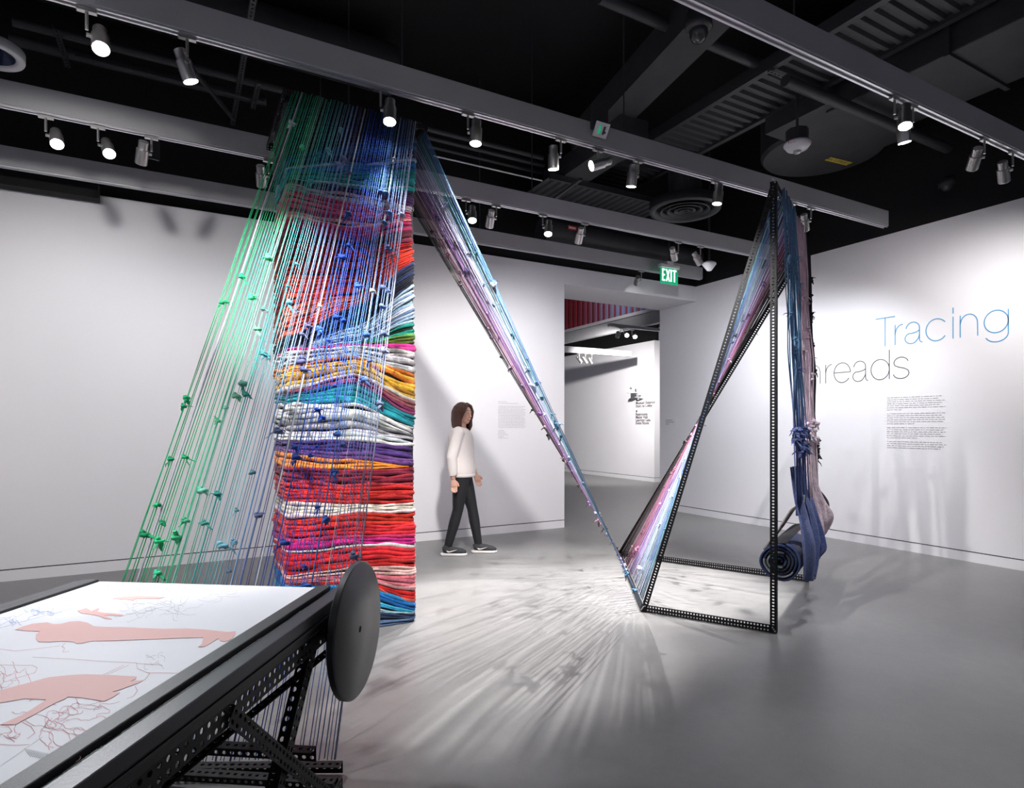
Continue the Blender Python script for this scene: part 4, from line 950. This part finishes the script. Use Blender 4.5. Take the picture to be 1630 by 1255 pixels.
blu = [[(0, 255), (180, 165), (380, 95), (560, 82)], [(0, 270), (200, 215), (430, 155), (660, 100)], [(0, 205), (70, 210)], [(360, 118), (450, 135)], [(400, 92), (430, 100)], [(515, 82), (570, 98)], [(380, 92), (360, 112), (180, 180)]]
pens(blu+scrib(230, 175, 70, 26, 12, 11, 16)+scrib(740, 30, 100, 22, 12, 12, 12)+scrib(40, 215, 60, 25, 10, 13, 8), 'blueline', .0009)
pens(scrib(960, 150, 170, 60, 8, 21, 30)+scrib(950, 470, 70, 40, 8, 22, 8)+scrib(1250, 60, 250, 60, 5, 24, 10)+[[(0, 1120), (130, 1030), (260, 940)]]+[[(150+i*14, 1010+i*3), (190+i*14, 1060+i*3)] for i in range(12)], 'greyline', .0006)
random.seed(99)

# ------------------------------------------------------------------ PERSON
PC = LD((736-PPX)/FPX*6.72, 6.72, 0)
Xp = LD(1, 0, 0).normalized(); Yp = LD(0, 1, 0).normalized()     # local x: walking direction, local y: away from the camera
def pl(px, py, y=0): return V(((px-736)*.00703, y, (882-py)*.00703))
per = bpy.data.objects.new('person', None); COL.objects.link(per); per.location = PC
per.rotation_euler = (0, 0, math.atan2(Xp.y, Xp.x)); tag(per, 'walking person in a cream sweater and black leggings before the left wall', 'person')
def pbuild(m, name, mt, vox, sm=6, parent=per):
    me = m.mesh(name, mt, True); o = bpy.data.objects.new(name, me); COL.objects.link(o); o.parent = parent
    if vox:
        r_ = o.modifiers.new('remesh', 'REMESH'); r_.mode = 'VOXEL'; r_.voxel_size = vox; r_.use_smooth_shade = True
        s_ = o.modifiers.new('smooth', 'SMOOTH'); s_.iterations = sm; s_.factor = .5
    return o
hipR = V((.0, -.085, .90)); hipL = V((.0, .085, .90))
kneR = V((-.045, -.075, .50)); ankR = V((-.155, -.07, .10))     # trailing leg (near camera side)
kneL = V((.105, .08, .50)); ankL = V((.175, .08, .095))
chest = V((-.02, 0, 1.25)); neck = V((-.005, 0, 1.42)); head = V((.01, 0, 1.565))
shR = V((-.03, -.165, 1.36)); elR = V((-.10, -.215, 1.09)); wrR = V((-.085, -.20, .86))
shL = V((-.01, .165, 1.36)); elL = V((.04, .22, 1.10)); wrL = V((.135, .20, .885))
# head turned partly to the camera
hz = math.radians(-38); Rh = Matrix.Rotation(hz, 3, 'Z')
def hd(x, y, z): return head+Rh@V((x, y, z))
def figure(m, grow=0, torso=True, legs=True, arms=True, hd_=True):
    g = grow
    if torso:
        m.tube([V((0, 0, .86)), V((0, 0, .93)), V((-.01, 0, 1.05)), V((-.015, 0, 1.18)), V((-.02, 0, 1.30)), V((-.015, 0, 1.38)), V((-.01, 0, 1.41))], [.09+g, .155+g, .125+g, .14+g, .155+g, .12+g, .06+g], 20, flat=.68, up=(1, 0, 0))
    if legs:
        m.tube([hipR, hipR.lerp(kneR, .5), kneR, kneR.lerp(ankR, .35), ankR], [.088+g, .074+g, .052+g, .053+g, .036+g], 16)
        m.tube([hipL, hipL.lerp(kneL, .5), kneL, kneL.lerp(ankL, .35), ankL], [.088+g, .074+g, .052+g, .053+g, .036+g], 16)
        m.sph(V((-.02, -.06, .90)), (.10+g, .085+g, .10+g)); m.sph(V((-.02, .06, .90)), (.10+g, .085+g, .10+g))
    if arms:
        for a, b, c in ((shR, elR, wrR), (shL, elL, wrL)):
            m.sph(a, .052+g); m.tube([a, a.lerp(b, .5), b, b.lerp(c, .4), c], [.048+g, .043+g, .037+g, .036+g, .026+g], 14)
body = MB(); figure(body)
body.tube([V((-.01, 0, 1.38)), V((-.005, 0, 1.44)), V((.0, 0, 1.50))], [.06, .048, .05], 14)
body.sph(hd(0, 0, .02), (.094, .076, .105)); body.sph(hd(.022, 0, -.035), (.068, .058, .075)); body.sph(hd(.05, 0, -.085), (.03, .034, .024))
body.tube([hd(.088, 0, .02), hd(.102, 0, -.012), hd(.112, 0, -.026), hd(.09, 0, -.035)], [.009, .012, .014, .009], 8)
for sg in (-1, 1): body.sph(hd(-.005, sg*.076, -.005), (.018, .009, .03))
for sg in (-1, 1): body.sph(hd(.075, sg*.03, .03), (.016, .02, .008))
body.sph(hd(.085, 0, -.058), (.012, .024, .008))
def hand(m, wr, d, pn, th):      # d: direction of the hand, pn: palm normal, th: thumb side
    d = d.normalized(); th = (th-d*th.dot(d)).normalized(); pn = d.cross(th).normalized()
    m.tube([wr, wr+d*.04, wr+d*.085], [.024, .034, .034], 12, flat=.5, up=pn)
    for k, (o_, L) in enumerate(((.028, .070), (.010, .080), (-.009, .074), (-.027, .058))):
        b = wr+d*.08+th*o_; m.tube([b-d*.02, b+d*L*.35, b+d*L*.7+pn*.012, b+d*L*.92+pn*.032], [.0098, .0092, .0085, .007], 8)
    b = wr+d*.03+th*.026; m.tube([b, b+th*.022+d*.03, b+th*.028+d*.06+pn*.01], [.012, .0105, .0085], 8)
hand(body, wrR, V((.12, 0, -1)), None, V((1, 0, 0))); hand(body, wrL, V((.35, 0, -1)), None, V((1, 0, .3)))
for an, dr in ((ankR, 1), (ankL, 1)):
    body.tube([an, an+V((.0, 0, -.05)), an+V((.10, 0, -.07))], [.036, .04, .03], 10)
pbuild(body, 'body', 'skin', .0055, 4)
# face details
f = MB()
for sg in (-1, 1): f.sph(hd(.080, sg*.03, .014), (.008, .011, .005))
pbuild(f, 'eye', 'white', 0)
f = MB()
for sg in (-1, 1): f.sph(hd(.090, sg*.030, .014), (.004, .0055, .0055)); f.tube([hd(.088, sg*.014, .037), hd(.091, sg*.03, .042), hd(.08, sg*.048, .036)], [.003, .004, .002], 6)
pbuild(f, 'iris', 'hair', 0)
f = MB(); f.tube([hd(.090, -.024, -.057), hd(.098, -.01, -.054), hd(.099, .01, -.054), hd(.090, .024, -.057)], [.003, .006, .006, .003], 6); pbuild(f, 'lips', 'pink', 0)
# hair
hr = MB(); hr.sph(hd(-.022, 0, .035), (.100, .092, .105)); hr.sph(hd(-.045, 0, -.03), (.075, .085, .10))
for k in range(22):
    a = math.radians(lerp(62, 298, k/21)); c_, s_ = math.cos(a), math.sin(a)
    hr.tube([hd(-.02+.07*c_, .07*s_, .09), hd(-.02+.098*c_, .09*s_, .03), hd(-.02+.10*c_, .098*s_, -.06), hd(-.015+.095*c_, .10*s_, -.13), hd(-.01+.075*c_, .085*s_, -.185+.012*math.sin(k*2.3))], [.02, .026, .026, .024, .010], 8)
hr.tube([hd(.05, .0, .118), hd(.082, -.035, .09), hd(.075, -.072, .03), hd(.05, -.088, -.05)], [.02, .018, .018, .014], 8)
hr.tube([hd(.05, .0, .118), hd(.082, .035, .09), hd(.075, .072, .03), hd(.05, .088, -.05)], [.02, .018, .018, .014], 8)
pbuild(hr, 'hair', 'hair', .007, 3)
# sweater
sw = MB(); sw.tube([V((0, 0, .885)), V((0, 0, .93)), V((-.01, 0, 1.05)), V((-.015, 0, 1.2)), V((-.02, 0, 1.31)), V((-.015, 0, 1.385)), V((-.008, 0, 1.42))], [.182, .192, .185, .188, .182, .145, .075], 24, flat=.78, up=(1, 0, 0))
for a, b, c in ((shR, elR, wrR), (shL, elL, wrL)):
    sw.sph(a, .07); c2 = b.lerp(c, .86); sw.tube([a, a.lerp(b, .5), b, b.lerp(c, .5), c2], [.068, .064, .060, .056, .044], 14)
pbuild(sw, 'sweater', 'sweater', .009, 5)
hm = MB(); hm.tube([V((0, 0, .872)), V((0, 0, .905))], [.186, .188], 28, flat=.78, up=(1, 0, 0), cap=False); hmo = pbuild(hm, 'sweater_hem', 'sweater', 0); sd_ = hmo.modifiers.new('t', 'SOLIDIFY'); sd_.thickness = .008
lg = MB(); figure(lg, .008, False, True, False); lg.tube([V((0, 0, .86)), V((0, 0, .96))], [.13, .15], 18, flat=.72, up=(1, 0, 0)); pbuild(lg, 'leggings', 'leggings', .009, 5)
def shoe(an, pitch):
    Rs = Matrix.Rotation(pitch, 3, 'Y')
    hx = an+V((0, 0, -an.z))           # below the ankle
    def q(x, y, z): return V((an.x, an.y, .0))+V((x, y, z))
    u = MB(); u.tube([q(-.055, 0, .06), q(-.03, 0, .068), q(.03, 0, .062), q(.10, 0, .05), q(.165, 0, .040), q(.205, 0, .034)], [.034, .046, .045, .043, .038, .018], 16, flat=.95)
    u.tube([q(-.01, 0, .05), q(-.005, 0, .115)], [.045, .043], 14)
    o = pbuild(u, 'shoe', 'shoe', .006, 3)
    s = MB()
    out = [(-.085, -.0), (-.07, -.034), (-.02, -.040), (.06, -.040), (.13, -.046), (.19, -.034), (.215, 0), (.19, .034), (.13, .046), (.06, .040), (-.02, .040), (-.07, .034)]
    s.prism([q(x, y, .002) for x, y in out], (0, 0, .026)); so = pbuild(s, 'sole', 'sole', 0, parent=o); so.parent = o
    b = so.modifiers.new('b', 'BEVEL'); b.width = .006; b.segments = 2
    k = MB(); P_ = [(-.035, .062), (-.01, .040), (.03, .048), (.085, .072), (.03, .060), (.0, .054), (-.018, .060)]
    k.prism([q(x+.02, -.049 if True else 0, z) for x, z in P_], (0, -.003, 0)); ko = pbuild(k, 'shoe_mark', 'sole', 0, parent=o)
shoe(ankR, 0); shoe(ankL, 0)
